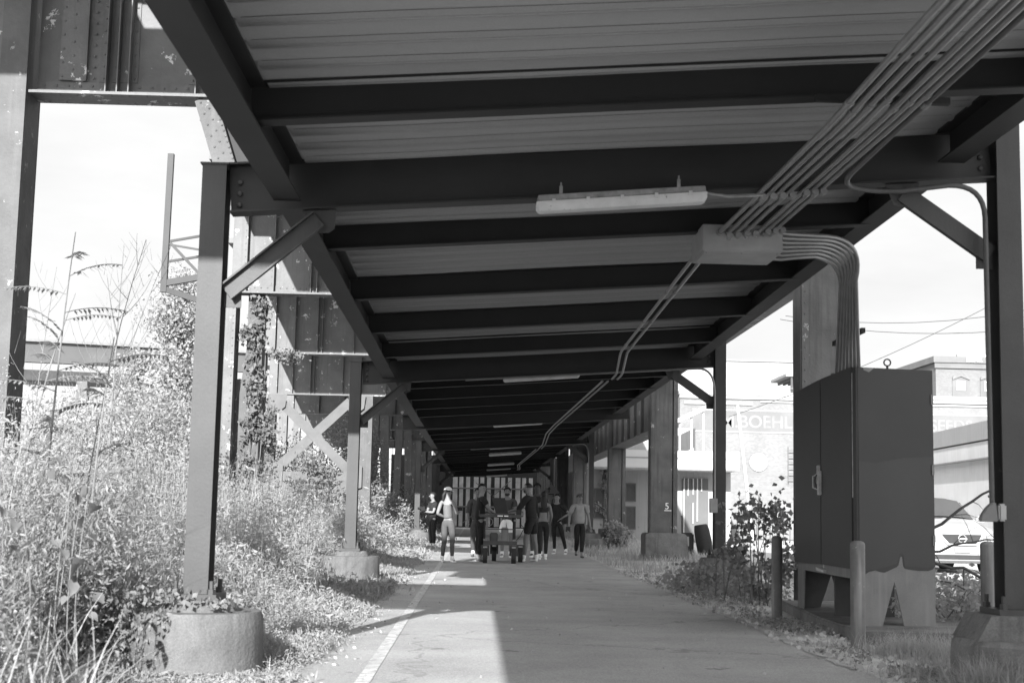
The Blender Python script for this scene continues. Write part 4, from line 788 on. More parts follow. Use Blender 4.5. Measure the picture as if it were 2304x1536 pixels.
# concrete ramp wall behind the car
t = thing('ramp_wall', (15.6, 45, 0), 'long streaked concrete ramp wall behind the white car', 'wall')
def wallbox(x0, y0, x1, y1, z0, z1, th): b = MB(); b.bar((x0, y0, (z0+z1)/2), (x1, y1, (z0+z1)/2), th, z1-z0); return b
wallbox(16.2, 52, 14.4, 28, 0, 3.55, .4).build('panel', M['ramp'], t)
wallbox(16.1, 52, 14.3, 28, 3.6, 4.15, .3).build('fascia', M['offwhite'], t); wallbox(16.1, 52, 14.3, 28, 3.0, 3.04, .62).build('ledge', M['mid'], t)
# low white building with canopy (left of the cabinet)
t = thing('white_dock_building', (8, 61, 0), 'low white loading building with a long flat fascia between the right legs', 'building')
b = MB(); b.box((4.6, 62, 0), (11.1, 68, 3.05)); b.build('wall', M['offwhite'], t)
b = MB(); b.box((4.4, 60.0, 3.05), (11.1, 68, 3.86)); b.build('fascia', M['wallwhite'], t)
b = MB(); b.box((4.38, 59.98, 3.52), (11.12, 60.0, 3.57)); b.box((4.38, 59.98, 3.05), (11.12, 60.0, 3.12)); b.build('trim_line', M['mid'], t)
b = MB(); b.box((4.6, 63, 3.86), (9.7, 68, 5.0)); b.build('upper_wall', M['offwhite'], t)
b = MB(); b.box((9.0, 61.9, 0), (10.1, 61.98, 2.75)); d = b.build('dock_door', M['steelfar'], t)
for x, z0, z1 in ((9.02, 0, 2.75), (9.2, 2.0, 2.75), (9.42, 2.05, 2.75), (9.6, 0.9, 2.75), (9.78, 2.2, 2.75), (9.42, .8, 1.7)): b = MB(); b.box((x, 61.84, z0), (x+.045, 61.9, z1)); b.build('pipe', M['wallwhite'], d)
for x, z0, z1 in ((6.55, 1.75, 2.45), (6.55, .55, 1.45), (8.1, 1.75, 2.45), (8.1, .55, 1.45), (5.2, 1.0, 2.2)): windowp(t, x, x+.36, 61.98, z0, z1, 0, 'dark', 'steelfar', .04)
t = thing('lean_to_roof', (8.8, 61, 0), 'small sloping white roof on posts above the loading building', 'roof')
b = MB(); b.prism([(7.9, 4.75), (9.75, 5.65), (9.75, 5.85), (7.9, 4.93)], 'y', 60.2, 61.5); b.build('roof', M['wallwhite'], t)
for x in (8.1, 8.6, 9.1, 9.6): b = MB(); b.box((x, 60.4, 3.86), (x+.07, 60.5, 4.8+(x-8.0)*.46)); b.build('post', M['wallwhite'], t)
t = thing('picket_fence', (12.5, 66, 0), 'thin black picket fence on the pale lot behind the shrub', 'fence')
for k in range(17): b = MB(); b.box((11.0+.28*k, 60, 0), (11.03+.28*k, 60.03, 1.15)); b.build('picket', M['dark'], t)
for z in (.2, 1.0): b = MB(); b.box((11.0, 60.03, z), (15.6, 60.06, z+.04)); b.build('rail', M['dark'], t)
t = thing('white_pole', (11.5, 55, 0), 'slanting thin white pole right of the second right post', 'pole')
b = MB(); b.bar((10.15, 52, 0), (9.55, 52, 5.2), .10, .1, (0,-1,0)); b.build('shaft', M['wallwhite'], t)
# wires
WG = 'overhead wires in the right-hand sky'
for k, (a, c, sag) in enumerate((((12, 55, 9.0), (30, 55, 12.5), 1.4), ((12, 56, 9.0), (30, 56, 10.9), 1.2), ((10.3, 58, 5.2), (22, 58, 10.5), .3))):
    A_, C_ = Vector(a), Vector(c); pts = [A_.lerp(C_, f)-Vector((0, 0, sag*4*f*(1-f))) for f in [i/14 for i in range(15)]]
    b = MB(); b.tube(pts, .014, 4); o = b.build('overhead_wire', M['dark'], None, True); tag(o, ('highest overhead wire right of the cabinet', 'second overhead wire, crossing the brick cornice', 'wire rising past the pergola to the upper right')[k], 'wire', WG)
# ------------------------------------------------------------------ left background
t = thing('railway_overpass', (-20, 65, 0), 'pale steel overpass with a dark underside beyond the weeds at the left', 'bridge')
b = MB(); b.bar((-30, 62, 7.9), (-12, 74, 8.55), .5, .95); b.build('girder', M['steelfar'], t); b = MB(); b.bar((-30, 62, 8.45), (-12, 74, 9.10), .9, .12); b.build('top_edge', M['mid'], t)
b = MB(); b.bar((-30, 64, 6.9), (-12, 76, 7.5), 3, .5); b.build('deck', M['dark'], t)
b = MB(); b.bar((-30, 62, 5.2), (-12, 74, 5.4), .5, 1.1); b.build('lower_wall', M['offwhite'], t); b = MB(); b.bar((-32, 63, 3.6), (-18, 71, 3.9), 1, 1.2); b.build('opening_shade_bar', M['dark'], t)  # the opening is a solid dark bar, its shade put into the colour
b = MB(); b.bar((-30, 62, 2.0), (-12, 74, 2.2), .5, 1.8); b.build('lower_wall', M['offwhite'], t)
for k in range(6): b = MB(); x = -29+3.2*k; y = 62.6+2.13*k; b.box((x, y, 0), (x+.5, y+.5, 7)); b.build('pier', M['steelfar'], t)
t = thing('distant_building', (-12, 130, 0), 'bright distant building seen between the dark left legs', 'building')
b = MB(); b.box((-16, 130, 0), (-4, 140, 13)); b.build('wall', M['offwhite'], t)
for k in range(5):
    for j in range(3): windowp(t, -15+2.1*k, -14+2.1*k, 130, 2.5+3.2*j, 4.3+3.2*j, 0, 'mid', 'steelfar', .05)
# ------------------------------------------------------------------ plants
def edge_x(y): return -1.33 + .06*np.sin(y*1.7)+.05*np.sin(y*4.1+1)
def hfield(x, y):
    d = edge_x(y)-x
    h = .08 + .42*np.clip(d/1.1, 0, 1) + .75*np.clip((d-.7)/1.6, 0, 1) + .6*np.clip((d-3)/5, 0, 1)
    nn = .5+.22*np.sin(x*2.3+y*.9)+.22*np.sin(x*1.1-y*2.1+np.sin(y*.7))+.16*np.sin(x*5.1+y*3.3); h *= .5+.95*nn
    h = np.where((y > 22.6) & (y < 34) & (d < 1.1), h*.45, h)
    h = np.where((np.abs(x+1.88) < .5) & (y > 7.6) & (y < 10), .035, h)
    for fx, fy, k in ((-1.95, 10.0, 1.3), (-1.9, 22.05, .9)):   # low around the near side of the footings
        r = np.hypot((x-fx)/(.62*k), (y-fy+1.3)/1.9); h = np.where(r < 1, np.minimum(h, .05+.12*r**3), h)
    return h
def scatter_weeds(n, y0, y1, pw, lsz, hs=1.0):
    y = y0+(y1-y0)*rng.uniform(0, 1, n)**pw
    xl = -.37*y-1.5; e = edge_x(y)+.05
    x = xl+(e-xl)*rng.uniform(0, 1, n)**.75
    keep = np.ones(n, bool)
    for fx, fy, fr in ((-1.9, 10, .47), (-1.9, 22.05, .47), (-1.9, 46.8, .47)): keep &= np.hypot(x-fx, y-fy) > fr
    return x[keep], y[keep]
# leafy layer
Cs = []; Ss = []
for n, y0, y1, sz, per in ((15000, 4.0, 9.5, .045, 18), (30000, 9.5, 18, .055, 15), (26000, 18, 32, .075, 12), (13000, 32, 70, .12, 9)):
    x, y = scatter_weeds(n, y0, y1, 1, sz); h = hfield(x, y)*rng.uniform(.5, 1.15, len(x)); lean = rng.normal(0, .18, (len(x), 2))
    t = rng.uniform(.12, 1, (len(x), per)); sp = .05+.10*t*sz/.06
    X = x[:, None]+lean[:, :1]*t*h[:, None]+rng.normal(0, 1, t.shape)*sp*.8; Y = y[:, None]+lean[:, 1:]*t*h[:, None]+rng.normal(0, 1, t.shape)*sp*.8
    Z = t*h[:, None]+rng.normal(0, .02, t.shape)
    ok = (Z > .01).ravel() & (np.hypot(X+1.9, Y-10) > .45).ravel()
    P = np.stack([X.ravel(), Y.ravel(), Z.ravel()], 1)[ok]; Cs.append(P); cl = np.sin(P[:, 0]*1.9+P[:, 1]*1.3)*np.sin(P[:, 0]*.9-P[:, 1]*1.7+2); Ss.append(rng.uniform(.5, 1.3, len(P))*sz*(1+.45*cl))
o = leafmesh('weeds', np.concatenate(Cs), np.concatenate(Ss), M['leaf'], droop=-.9, narrow=.26); tag(o, 'dense sunlit weeds covering the bank left of the path', 'weeds', kind='stuff')
# plume-headed stalks in clumps
px_, py_ = scatter_weeds(2600, 5, 30, 1.1, 0); k_ = np.sin(px_*1.7+py_*1.1)+np.sin(py_*.8-px_) > .2; px_, py_ = px_[k_], py_[k_]; ph_ = hfield(px_, py_)*rng.uniform(.9, 1.35, len(px_))
nl = 46; t_ = rng.uniform(.62, 1, (len(px_), nl)); sp_ = (.075*(1.05-t_)/.4+.012); Pp = np.stack([(px_[:, None]+rng.normal(0, 1, t_.shape)*sp_+.10*t_*t_).ravel(), (py_[:, None]+rng.normal(0, 1, t_.shape)*sp_).ravel(), (t_*ph_[:, None]).ravel()], 1)
o = leafmesh('plume_weeds', Pp[Pp[:, 2] > .3], rng.uniform(.012, .03, int((Pp[:, 2] > .3).sum())), M['grass'], droop=-.5, narrow=.5); tag(o, 'pale fluffy seed heads standing above the weeds at the left', 'seed heads', kind='stuff')
# grass blades and dry stalks
def blades(x, y, h, wd, lean=.5, nseg=3):
    n = len(x); a = rng.uniform(0, 2*np.pi, n); L_ = rng.uniform(.2, 1, n)*lean; dx, dy = np.cos(a), np.sin(a); px, py = -dy, dx; V = []
    for k in range(nseg+1):
        t = k/nseg; off = L_*h*t*t; z = h*t*(1-.35*L_*t); w2 = wd*(1-t*.92)/2
        V.append(np.stack([x+dx*off-px*w2, y+dy*off-py*w2, z], 1)); V.append(np.stack([x+dx*off+px*w2, y+dy*off+py*w2, z], 1))
    V = np.stack(V, 1).reshape(-1, 3); base = np.arange(n)[:, None]*2*(nseg+1)
    F = np.concatenate([base+[2*k, 2*k+1, 2*k+3, 2*k+2] for k in range(nseg)], 0); return V, F
x1, y1 = scatter_weeds(60000, 4.2, 34, 1.15, 0); h1 = (hfield(x1, y1)*1.12+np.where((np.abs(x1+1.88) < .5) & (y1 > 7.6) & (y1 < 10), .01, .06))*rng.uniform(.4, 1.25, len(x1))
V1, F1 = blades(x1, y1, h1, rng.uniform(.004, .011, len(x1))*(1+y1/25), .7)
x2 = rng.uniform(-3.6, -1.5, 1100); y2 = rng.uniform(4.3, 7.8, 1100); keep = x2 < -.22*y2-.25; x2, y2 = x2[keep], y2[keep]
V2, F2 = blades(x2, y2, rng.uniform(.3, .85, len(x2)), rng.uniform(.008, .026, len(x2)), 1.0, 5)
o = npmesh('tall_grass', np.concatenate([V1, V2]), np.concatenate([F1, F2+len(V1)]), M['grass']); tag(o, 'pale tall grass and dry stalks among the weeds at the left', 'tall grass', kind='stuff')
# right verge: litter, sparse weeds and grass
def verge(n, x0, x1, ya, yb, hh, wd, sel=None):
    x = rng.uniform(x0, x1, n); y = rng.uniform(ya, yb, n); k = (np.sin(x*3.1+y*.7)+np.sin(y*1.9-x)+rng.normal(0, .7, n)) > .1
    if sel is not None: k &= sel(x, y)
    x, y = x[k], y[k]; return blades(x, y, rng.uniform(.3, 1.2, len(x))*hh, rng.uniform(.6, 1.3, len(x))*wd, .8)
offpad = lambda x, y: ~((x > 3.6) & (x < 6.2) & (y > 13.2) & (y < 18.1))
parts = [verge(2200, 3.0, 6.5, 7.5, 13.1, .08, .006), verge(1800, 2.98, 4.2, 13, 26, .07, .009, offpad), verge(22000, 3.0, 6.8, 26, 62, .22, .02), verge(9000, -2.6, -1.3, 28, 70, .16, .02)]
for (cx, cy, r, n, h) in ((3.38, 9.45, .16, 1100, .32), (3.75, 9.2, .25, 1300, .3), (3.75, 12.2, .3, 1500, .24), (4.15, 11.7, .4, 1700, .26), (3.4, 9.3, .3, 900, .22), (3.1, 8.6, .25, 500, .15), (3.4, 10.6, .3, 600, .2), (4.6, 12.6, .4, 900, .3), (3.9, 9.2, .5, 1500, .3), (3.2, 9.6, .2, 350, .14), (5.2, 12.5, .5, 900, .35)):
    x = rng.normal(cx, r*.6, n); y = rng.normal(cy, r*.6, n); parts.append(blades(x, y, rng.uniform(.3, 1.1, n)*h, rng.uniform(.004, .008, n), 1.0))
Vs = []; Fs = []; off = 0
for V, F in parts: Vs.append(V); Fs.append(F+off); off += len(V)
o = npmesh('verge_grass', np.concatenate(Vs), np.concatenate(Fs), M['grass']); tag(o, 'thin grass on the verge right of the path', 'grass', kind='stuff')
n = 5200; x = 3.05+abs(rng.normal(0, .55, n)); y = 8+rng.uniform(0, 1, n)*17; k = offpad(x, y) & (np.sin(x*4+y*1.3)+np.sin(y*2.7-x*2) > .1); x, y = x[k], y[k]
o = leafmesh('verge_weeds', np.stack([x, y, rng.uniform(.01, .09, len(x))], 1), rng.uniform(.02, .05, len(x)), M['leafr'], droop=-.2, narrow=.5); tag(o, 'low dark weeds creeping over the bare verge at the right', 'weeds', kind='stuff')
n = 9000; x = rng.uniform(2.85, 6.5, n); y = 7+rng.uniform(0, 1, n)**1.4*22; k = offpad(x, y); x, y = x[k], y[k]
o = leafmesh('leaf_litter', np.stack([x, y, rng.uniform(.008, .035, len(x))], 1), rng.uniform(.02, .075, len(x)), M['litter'], droop=0, narrow=.7); tag(o, 'fallen leaves and chips scattered on the bare verge at the right', 'leaf litter', kind='stuff')
n = 260; x = rng.uniform(-1.3, 3, n); x = np.where(rng.uniform(0, 1, n) < .6, -1.25+abs(rng.normal(0, .25, n)), x); y = 9+rng.uniform(0, 1, n)*20
o = leafmesh('fallen_leaves', np.stack([x, y, np.full(n, .014)], 1), rng.uniform(.015, .05, n), M['litter'], droop=0); tag(o, 'a few fallen leaves on the asphalt path', 'fallen leaves', kind='stuff')
# shrubs and trees: each a thing with crown and stems
def shrub(name, lab, c, rad, n, sz, m='leaf', group=None, stems=7, clump=26, cs=.2, narrow=.6, cat='shrub', tip=None):
    t = thing(name, (c[0], c[1], 0), lab, cat, group)
    P = blob_pts(n, c, rad, clump, cs); P = P[P[:, 2] > .03]; leafmesh('foliage', P, rng.uniform(.6, 1.4, len(P))*sz, M[m], t, narrow=narrow)
    b = MB()
    for k in range(stems):
        a = rng.uniform(0, 6.28); e = Vector((c[0]+math.cos(a)*rad[0]*rng.uniform(.2, .8), c[1]+math.sin(a)*rad[1]*.6, c[2]+rad[2]*rng.uniform(.0, .9))); s = Vector((c[0]+rng.normal(0, .12), c[1]+rng.normal(0, .12), 0)); mm = s.lerp(e, .5)+Vector((rng.normal(0, .1)*rad[0], 0, .1*rad[2]))
        b.tube(arc(s, mm, e, 5), [.02*max(.5, rad[2]/1.5)*(1-.13*i) for i in range(6)], 5)
    b.build('stems', M['bark'], t); return t
GB = 'bushes massed on the bank left of the path'
bush = [(-8.2, 26, 2.05, 1.2, 1.45, 'nearest the tall left leg, over the grass'), (-7.1, 25, 1.95, 1.1, 1.35, 'rounded, in the middle of the bank'), (-6.2, 26.5, 2.4, 1.0, 1.6, 'tall and pale, right of the rounded one'), (-5.5, 26, 1.9, .6, 1.4, 'close behind the near left post'), (-6.6, 19.5, .9, .9, .8, 'low, in front of the rounded one'), (-4.8, 17.5, .9, .8, .75, 'low, left of the near left post'), (-4.6, 14, .75, .8, .6, 'low and close, among the bare saplings'),
        (-9.0, 28, 2.0, 1.2, 1.4, 'nearest the left edge, broad'), (-7.8, 30, 2.5, 1.3, 1.6, 'tallest in the middle of the bank, before the overpass'), (-6.9, 31, 2.4, .9, 1.6, 'left of the near left post, under the signal bracket'),
        (-9.8, 33, 2.2, 1.3, 1.5, 'below the end of the overpass'), (-6.5, 21, 1.4, 1.3, 1.0, 'low and broad in the front of the bank'), (-5.2, 22, 1.3, .8, 1.0, 'low, just left of the near left post'), (-5.0, 29.5, .9, 1.1, .7, 'at the foot of the paired legs'),
        (-3.9, 27, .75, .8, .55, 'at the path side of the paired legs'), (-6.3, 47.5, .9, 1.6, .8, 'under the lower part of the pale X brace'), (-4.2, 36, .8, .9, .55, 'left of the second left post'), (-3.2, 34, .8, .8, .6, 'beyond the second left footing'), (-3.3, 55, .9, .9, .9, 'dark, beyond the X brace')]
for x, y, z, rx, rz, nm in bush:
    shrub('bush', 'leafy sunlit bush, ' + nm, (x, y, z*.75), (rx, rx*.8, rz), int(6500*rx*rz/1.6), .05+y*.0014, 'leaf', GB, clump=60, cs=.17, narrow=.4)
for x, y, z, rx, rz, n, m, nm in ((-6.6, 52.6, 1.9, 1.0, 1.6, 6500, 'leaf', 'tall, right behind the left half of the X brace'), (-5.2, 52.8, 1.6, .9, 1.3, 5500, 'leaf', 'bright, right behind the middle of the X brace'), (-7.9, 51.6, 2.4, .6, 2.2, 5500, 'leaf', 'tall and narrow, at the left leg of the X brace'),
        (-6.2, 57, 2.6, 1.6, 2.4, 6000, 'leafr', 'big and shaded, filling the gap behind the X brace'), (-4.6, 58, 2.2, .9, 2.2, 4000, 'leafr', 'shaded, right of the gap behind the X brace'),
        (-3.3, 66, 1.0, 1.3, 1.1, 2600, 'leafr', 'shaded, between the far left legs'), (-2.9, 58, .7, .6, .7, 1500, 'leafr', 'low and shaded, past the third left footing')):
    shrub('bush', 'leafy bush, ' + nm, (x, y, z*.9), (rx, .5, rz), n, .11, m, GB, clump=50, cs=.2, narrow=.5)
def tree(lab, x, y, h, rx, n, sz, z0=.35, m='leaf'):
    t = thing('tree', (x, y, 0), lab, 'tree', None); P = []
    b = MB(); b.tube([(x, y, 0), (x+.1, y, h*.3), (x-.05, y, h*.62), (x+.08, y, h*.95)], [.13, .1, .07, .02], 8); b.build('trunk', M['bark'], t, True)
    b = MB()
    for k in range(22):
        zz = h*(z0+(1-z0)*rng.uniform(0, .9)); a = rng.uniform(0, 6.28); r = rx*(1.1-.75*(zz/h))*rng.uniform(.5, 1); e = Vector((x+math.cos(a)*r, y+math.sin(a)*r, zz+r*.35)); s = Vector((x, y, zz*.93))
        b.tube([s, s.lerp(e, .5)+Vector((0, 0, .08)), e], [.035, .02, .006], 5); f = rng.uniform(.25, 1.05, n//22)[:, None]; P.append(np.array(s)+(np.array(e)-np.array(s))*f+rng.normal(0, .2*rx/1.4, (n//22, 3)))
    b.build('branches', M['bark'], t); P = np.concatenate(P); leafmesh('crown', P, rng.uniform(.6, 1.4, len(P))*sz, M[m], t); return t
tree('tall leafy tree rising behind the near left post, under the signal bracket', -6.95, 33, 7.0, 1.5, 15000, .085, .2)
tree('bright low tree left of the taller one, beside the overpass', -8.4, 35, 5.0, 1.2, 9000, .09, .2)
tree('smaller tree in shade between the far left legs', -5.5, 66, 4.2, 1.3, 2600, .2, .25)
tree('pale sapling beyond the walking person, by the dock building', 5.6, 62, 4.2, .8, 1300, .13, .2)
# saplings with compound leaves (tree of heaven) and bare ones
def pinnate(b, s, d, L_, npair, lsz):
    d = d.normalized(); side = d.cross(Vector((0, 0, 1))).normalized(); pts = [s+d*L_*f+Vector((0, 0, -.28*L_*f*f)) for f in [k/8 for k in range(9)]]
    for k in range(npair):
        f = .15+.85*k/npair; i = min(7, int(f*8)); p = pts[i].lerp(pts[i+1], f*8-i)
        for sgn in (-1, 1):
            dd = (side*sgn*.75+d*.35+Vector((0, 0, -.55+rng.normal(0, .15)))).normalized(); l = lsz*(1-.35*f)*rng.uniform(.8, 1.1); w2 = dd.cross(Vector((0, 0, 1))+d*.3).normalized()*l*.17
            e = p+dd*l; m_ = p+dd*l*.4; n0 = len(b.v); b.v += [tuple(p), tuple(m_+w2), tuple(e), tuple(m_-w2)]; b.f += [(n0, n0+1, n0+2), (n0, n0+2, n0+3)]
    return pts
def sapling(lab, x, y, h, leaves, lean=(0, 0), nb=9, r=.014, bare=False, cat='sapling'):
    t = thing('sapling', (x, y, 0), lab, cat, 'thin saplings rising from the weeds at the left'); top = Vector((x+lean[0], y+lean[1], h))
    tr = arc((x, y, 0), (x+lean[0]*.2, y+lean[1]*.2, h*.6), top, 8); b = MB(); b.tube(tr, [r*(1-.09*i) for i in range(9)], 6)
    lf = MB()
    for k in range(nb):
        f = .35+.62*(k/nb); i = min(7, int(f*8)); p = tr[i].lerp(tr[i+1], f*8-i); a = k*2.4+rng.uniform(0, .6)
        if bare:
            L_ = h*.30*(1.25-f); d = Vector((math.cos(a)*.55, math.sin(a)*.4, .9)).normalized(); q = p+d*L_; bd = p.lerp(q, .5)+Vector((math.cos(a)*L_*.14, 0, -.03)); b.tube(arc(p, bd, q, 5), [r*.35*(1-.14*j) for j in range(6)], 4)
            if L_ > .3:
                for s in (.4, .65): pp = p.lerp(q, s); b.tube([pp, pp+Vector((math.cos(a+1.6)*L_*.25, 0, L_*.32))], [r*.2, r*.06], 4)
        elif leaves:
            d = Vector((math.cos(a), math.sin(a)*.6, .35)); pts = pinnate(lf, p, d, rng.uniform(.4, .65), 12, .095); b.tube(pts, [.0035]*9, 4)
    b.build('stem', M['stem'], t, True)
    if leaves: lf.build('leaves', M['leafr'], t)
sapling('sapling with long feathery leaves next to the tall leg at the left edge', -3.55, 11.8, 3.4, True, (.15, 0), 12)
sapling('second feathery sapling, shorter and nearer the middle of the bank', -3.1, 11.5, 2.5, True, (.12, .1), 9)
sapling('feathery sapling bent to the right at the left edge', -4.1, 12.6, 3.0, True, (.5, 0), 9)
sapling('tall bare sapling with upswept twigs between the leafy ones and the near left post', -3.6, 14, 3.7, False, (.05, 0), 12, .014, True)
sapling('bare forked sapling behind the feathery ones', -3.5, 12.6, 3.5, False, (.5, 0), 12, .009, True)
sapling('slim bare sapling leaning right', -3.7, 13.4, 3.6, False, (.75, 0), 10, .009, True)
sapling('bare sapling near the left edge', -4.1, 13, 3.3, False, (.2, 0), 10, .009, True)
def heartleaves(name, C, size, m, parent):
    V = []; F = []
    for c, sz in zip(C, size):
        a = rng.uniform(0, 6.28); d = Vector((math.cos(a), math.sin(a), -.9+rng.normal(0, .35))).normalized(); s_ = d.cross(Vector((rng.normal(0, .4), rng.normal(0, .4), 1))).normalized(); n_ = s_.cross(d); c = Vector(c); b0 = len(V)
        for u_, w_, k_ in ((0, 0, 0), (-.12, .22, .05), (.12, .42, .1), (.45, .36, .09), (.78, .16, .03), (1, 0, -.08), (.78, -.16, .03), (.45, -.36, .09), (.12, -.42, .1), (-.12, -.22, .05), (.45, 0, 0)): V.append(c+d*sz*u_+s_*sz*w_+n_*sz*k_)
        F += [(b0+i, b0+i+1, b0+10) for i in range(5)] + [(b0+5, b0+6, b0+10), (b0+6, b0+7, b0+10), (b0+7, b0+8, b0+10), (b0+8, b0+9, b0+10), (b0+9, b0, b0+10)]
    return npmesh(name, np.array([tuple(v) for v in V]), np.array(F), m, parent)
def broadleaf(lab, spots):
    t = thing('broadleaf_weed', (spots[0][0], spots[0][1], 0), lab, 'weed', 'broad leaved weeds close to the camera'); b = MB(); P = []; S = []
    for x, y, h in spots:
        tp = Vector((x+rng.normal(0, .06), y, h)); b.tube(arc((x, y, 0), (x+rng.normal(0, .08), y, h*.5), tp, 6), [.006*(1-.1*i) for i in range(7)], 5)
        for k in range(7): f = .45+.55*k/7; a = k*2.4; P.append((x+math.cos(a)*.09, y+math.sin(a)*.09, h*f)); S.append(rng.uniform(.05, .10))
    b.build('stems', M['stem'], t); heartleaves('leaves', P, S, M['ivy'], t)
broadleaf('broad leaved stalks at the foot of the tall leg at the left edge', [(-2.05, 6.0, 1.35), (-2.0, 6.3, 1.15), (-2.1, 5.8, 1.0), (-2.15, 6.1, .85), (-1.95, 5.9, .7)])
broadleaf('broad leaved stalks in front of the bushes, left of the middle of the bank', [(-2.45, 8.6, 1.75), (-2.35, 8.7, 1.35), (-2.6, 8.9, 1.55), (-2.3, 8.4, 1.15), (-2.8, 8.5, 1.3)])
# vines on the near footing
P = []
for k in range(16):
    a = R_(150+k*7); L_ = .1+.3*abs(math.sin(k*1.9)); n = int(26*L_/.3)+4; z = .46-rng.uniform(0, 1, n)*L_; P.append(np.stack([-1.9+.455*math.cos(a)+rng.normal(0, .012, n), 10+.455*math.sin(a)+rng.normal(0, .012, n), z], 1))
P.append(np.stack([-1.9-.25+rng.normal(0, .14, 420), 9.85+rng.normal(0, .13, 420), .50+abs(rng.normal(0, .035, 420))], 1)); P.append(np.stack([-1.75+rng.normal(0, .06, 60), 9.78+rng.normal(0, .06, 60), .47+abs(rng.normal(0, .03, 60))], 1))
P.append(np.stack([-2.33+rng.normal(0, .03, 160), 9.75+rng.normal(0, .08, 160), rng.uniform(.05, .48, 160)], 1))
P = np.concatenate(P); o = leafmesh('creeper', P, rng.uniform(.03, .065, len(P)), M['leafr'], droop=1.2); tag(o, 'dark creeper draped over the rim of the near left footing', 'creeper')
# right side shrubs
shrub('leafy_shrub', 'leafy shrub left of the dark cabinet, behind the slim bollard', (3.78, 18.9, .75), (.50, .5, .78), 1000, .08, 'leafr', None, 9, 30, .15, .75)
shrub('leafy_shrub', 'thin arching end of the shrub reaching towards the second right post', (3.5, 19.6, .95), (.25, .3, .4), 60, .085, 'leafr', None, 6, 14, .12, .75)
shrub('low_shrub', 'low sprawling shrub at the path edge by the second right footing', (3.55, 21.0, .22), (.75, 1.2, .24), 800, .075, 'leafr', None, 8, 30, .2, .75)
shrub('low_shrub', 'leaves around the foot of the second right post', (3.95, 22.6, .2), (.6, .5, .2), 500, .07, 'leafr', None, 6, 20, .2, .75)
shrub('block_shrub', 'leafy shrub overgrowing the dark block behind the walking person', (4.55, 46.6, .5), (.5, .3, .38), 1500, .09, 'leaf', None, 4, 24, .2)
shrub('rear_shrub', 'tangle of leaves behind the pad, between the cabinet and the near right post', (5.6, 16.8, .25), (.75, .8, .32), 2400, .075, 'leaf', None, 9, 40, .18)
shrub('rear_shrub', 'lower leaves at the right behind the near right footing', (5.0, 15.2, .2), (.6, .6, .28), 1200, .06, 'leaf', None, 6, 30, .18)
def bare_branch(lab, pts, r, seed):
    rr = np.random.default_rng(seed); t = thing('bare_branch', pts[0], lab, 'branch', 'bare thorny branches in front of the white car'); b = MB(); P = [Vector(p) for p in pts]; c = []
    for i in range(len(P)-1):
        for k in range(5): c.append(P[i].lerp(P[i+1], k/5)+Vector((rr.normal(0, .008), 0, rr.normal(0, .012))))
    c.append(P[-1]); b.tube(c, [r*(1-.8*i/len(c)) for i in range(len(c))], 6)
    for i in range(2, len(c)-1, 2):
        d = Vector((rr.normal(0, .5), rr.normal(0, .3), rr.normal(.1, .6))).normalized(); L_ = rr.uniform(.1, .45); q = c[i]+d*L_; b.tube([c[i], c[i].lerp(q, .5)+Vector((0, 0, .03)), q], [r*.3, r*.2, r*.07], 4)
    b.build('wood', M['twig'], t); PP = np.array([tuple(c[rr.integers(2, len(c))]+Vector((rr.normal(0, .1), 0, rr.normal(-.08, .08)))) for _ in range(9)]); leafmesh('leaves', PP, rr.uniform(.03, .06, 9), M['twig'], t, droop=2)
bare_branch('bare branch rising to the right, highest in front of the car', [(5.2, 16.2, 1.05), (5.75, 16.1, 1.45), (6.3, 16, 1.75), (6.5, 16, 2.1)], .02, 1)
bare_branch('bare branch running level in front of the car hood', [(5.2, 16.3, .80), (5.8, 16.2, .95), (6.4, 16, .98)], .017, 2)
bare_branch('thick bare branch drooping to the right in front of the bumper', [(5.1, 16.4, .72), (5.7, 16.2, .55), (6.1, 16, .33), (6.5, 15.8, .2)], .024, 3)
bare_branch('thin crossing branch nearest the bollard', [(5.4, 15.8, .25), (5.9, 15.7, .6), (6.4, 15.6, .9)], .012, 4)
bare_branch('twisted thin branch low behind the pad', [(5.2, 15.9, .5), (5.6, 15.8, .35), (6.2, 15.9, .15)], .012, 5)
